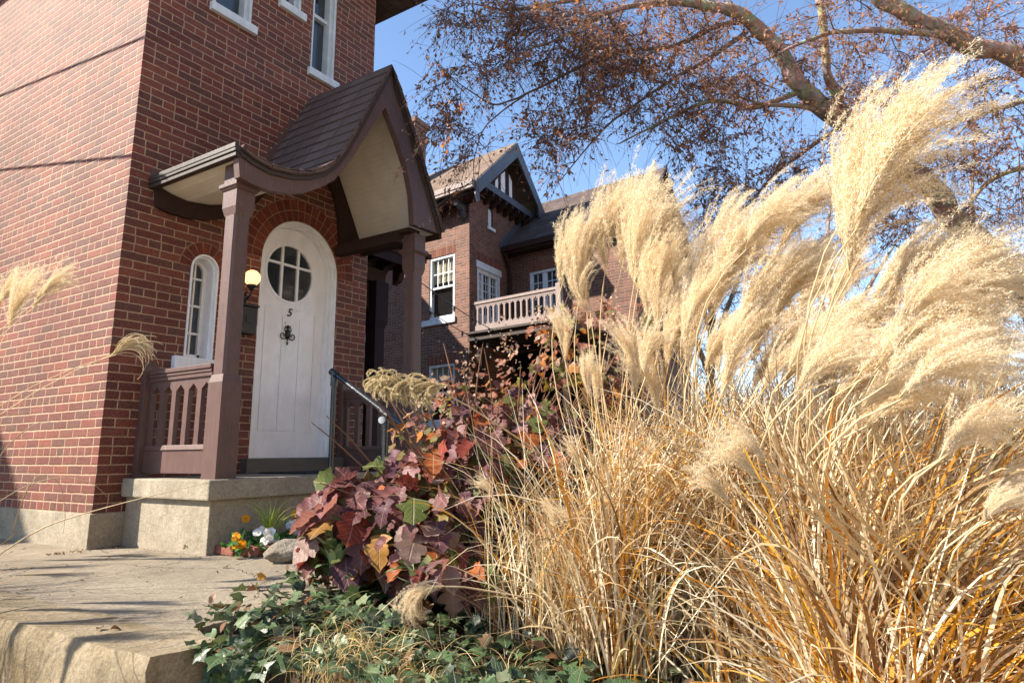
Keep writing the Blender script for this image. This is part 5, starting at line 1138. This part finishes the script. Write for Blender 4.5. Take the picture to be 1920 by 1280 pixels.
def bgtree(label,px_,d,top,wid,n_t,ln,seed):
    b=at(px_,900,d); b[2]=-.78; k=d/7
    limbs=[[(px_,760,d,.11),(px_+5,600,d,.085),(px_-10,(600+top)/2,d,.055),(px_,top+20,d,.02)],[(px_,700,d,.08),(px_-wid*.5,560,d,.05),(px_-wid*.8,450,d,.015)],[(px_,680,d,.08),(px_+wid*.4,540,d,.05),(px_+wid*.8,430,d,.015)],[(px_,620,d,.06),(px_-wid*.3,480,d,.03),(px_-wid*.4,top+50,d,.01)]]
    rg=[(px_,(top+660)/2,wid,(660-top)/2,d-1.8,d+1.8,3),(px_,640,wid*1.1,80,d-1.5,d+1.5,1.4)]
    make_tree('bare_tree',label,b,limbs,rg,n_t,ln,.05,TP,twig_r=.006*k*.55,group='leafless trees behind the grass',spread=.3*k*.7,lat=6,drop=.0)
bgtree('thin leafless tree behind the middle grass plumes, right of the far house',1330,17,400,120,420,7000,1)
bgtree('leafless twiggy tree behind the tallest plume',1560,18,350,170,520,8000,2)
bgtree('leafless twiggy tree at the right edge behind the grasses',1830,16,240,150,560,6000,3)
# far roof glimpsed through the grass

# distant thicket along the street, right of the far house
def thicket():
    n=5200; t=rng.uniform(-.1,1,n); A=at(1180,857,34); B_=at(2100,857,30); P0=A+(B_-A)*t[:,None]+rng.normal(0,1.2,(n,3))*np.array([1,1,0]); P0[:,2]=-.7+rng.uniform(0,3.6,n)
    s_=np.linspace(0,1,5)[None,:,None]; L=rng.uniform(.6,2.6,n)[:,None,None]; d=nrm(rng.normal(0,.45,(n,3))+np.array([0,0,.9]))[:,None]
    Q=P0[:,None]+d*L*s_+rng.normal(0,.25,(n,1,3))*s_**2
    o=tubes('thicket',Q,np.full(n,.022),np.full(n,.006),m_twig,None,3); tag(o,'distant leafless thicket low on the horizon behind the grasses','thicket',kind='stuff')
thicket()

n=170; P3=np.stack([rng.uniform(-.9,1.2,n),rng.uniform(-2.5,-.05,n),np.full(n,GZ+.008)],-1); k=rng.random(n)<.55; P3[k,1]=-.04-np.abs(rng.normal(0,.05,k.sum())); P3[k,0]=rng.uniform(-.3,.2,k.sum())
P3=P3[~((P3[:,0]>.2)&(P3[:,1]>-1.1))]; n=len(P3)
o=leaves('leaf_litter','oval',P3,rng.normal(0,1,(n,3))*np.array([1,1,.15]),rng.normal(0,.3,(n,3))+np.array([0,0,1]),rng.uniform(.008,.022,n),pal([(.2,.12,.07,3),(.1,.06,.04,2),(.35,.25,.15,1)],n),m_soft,fold=.5,curl=.7); tag(o,'tiny dry leaf crumbs lying on the paving and along the wall foot','leaf litter',kind='stuff')
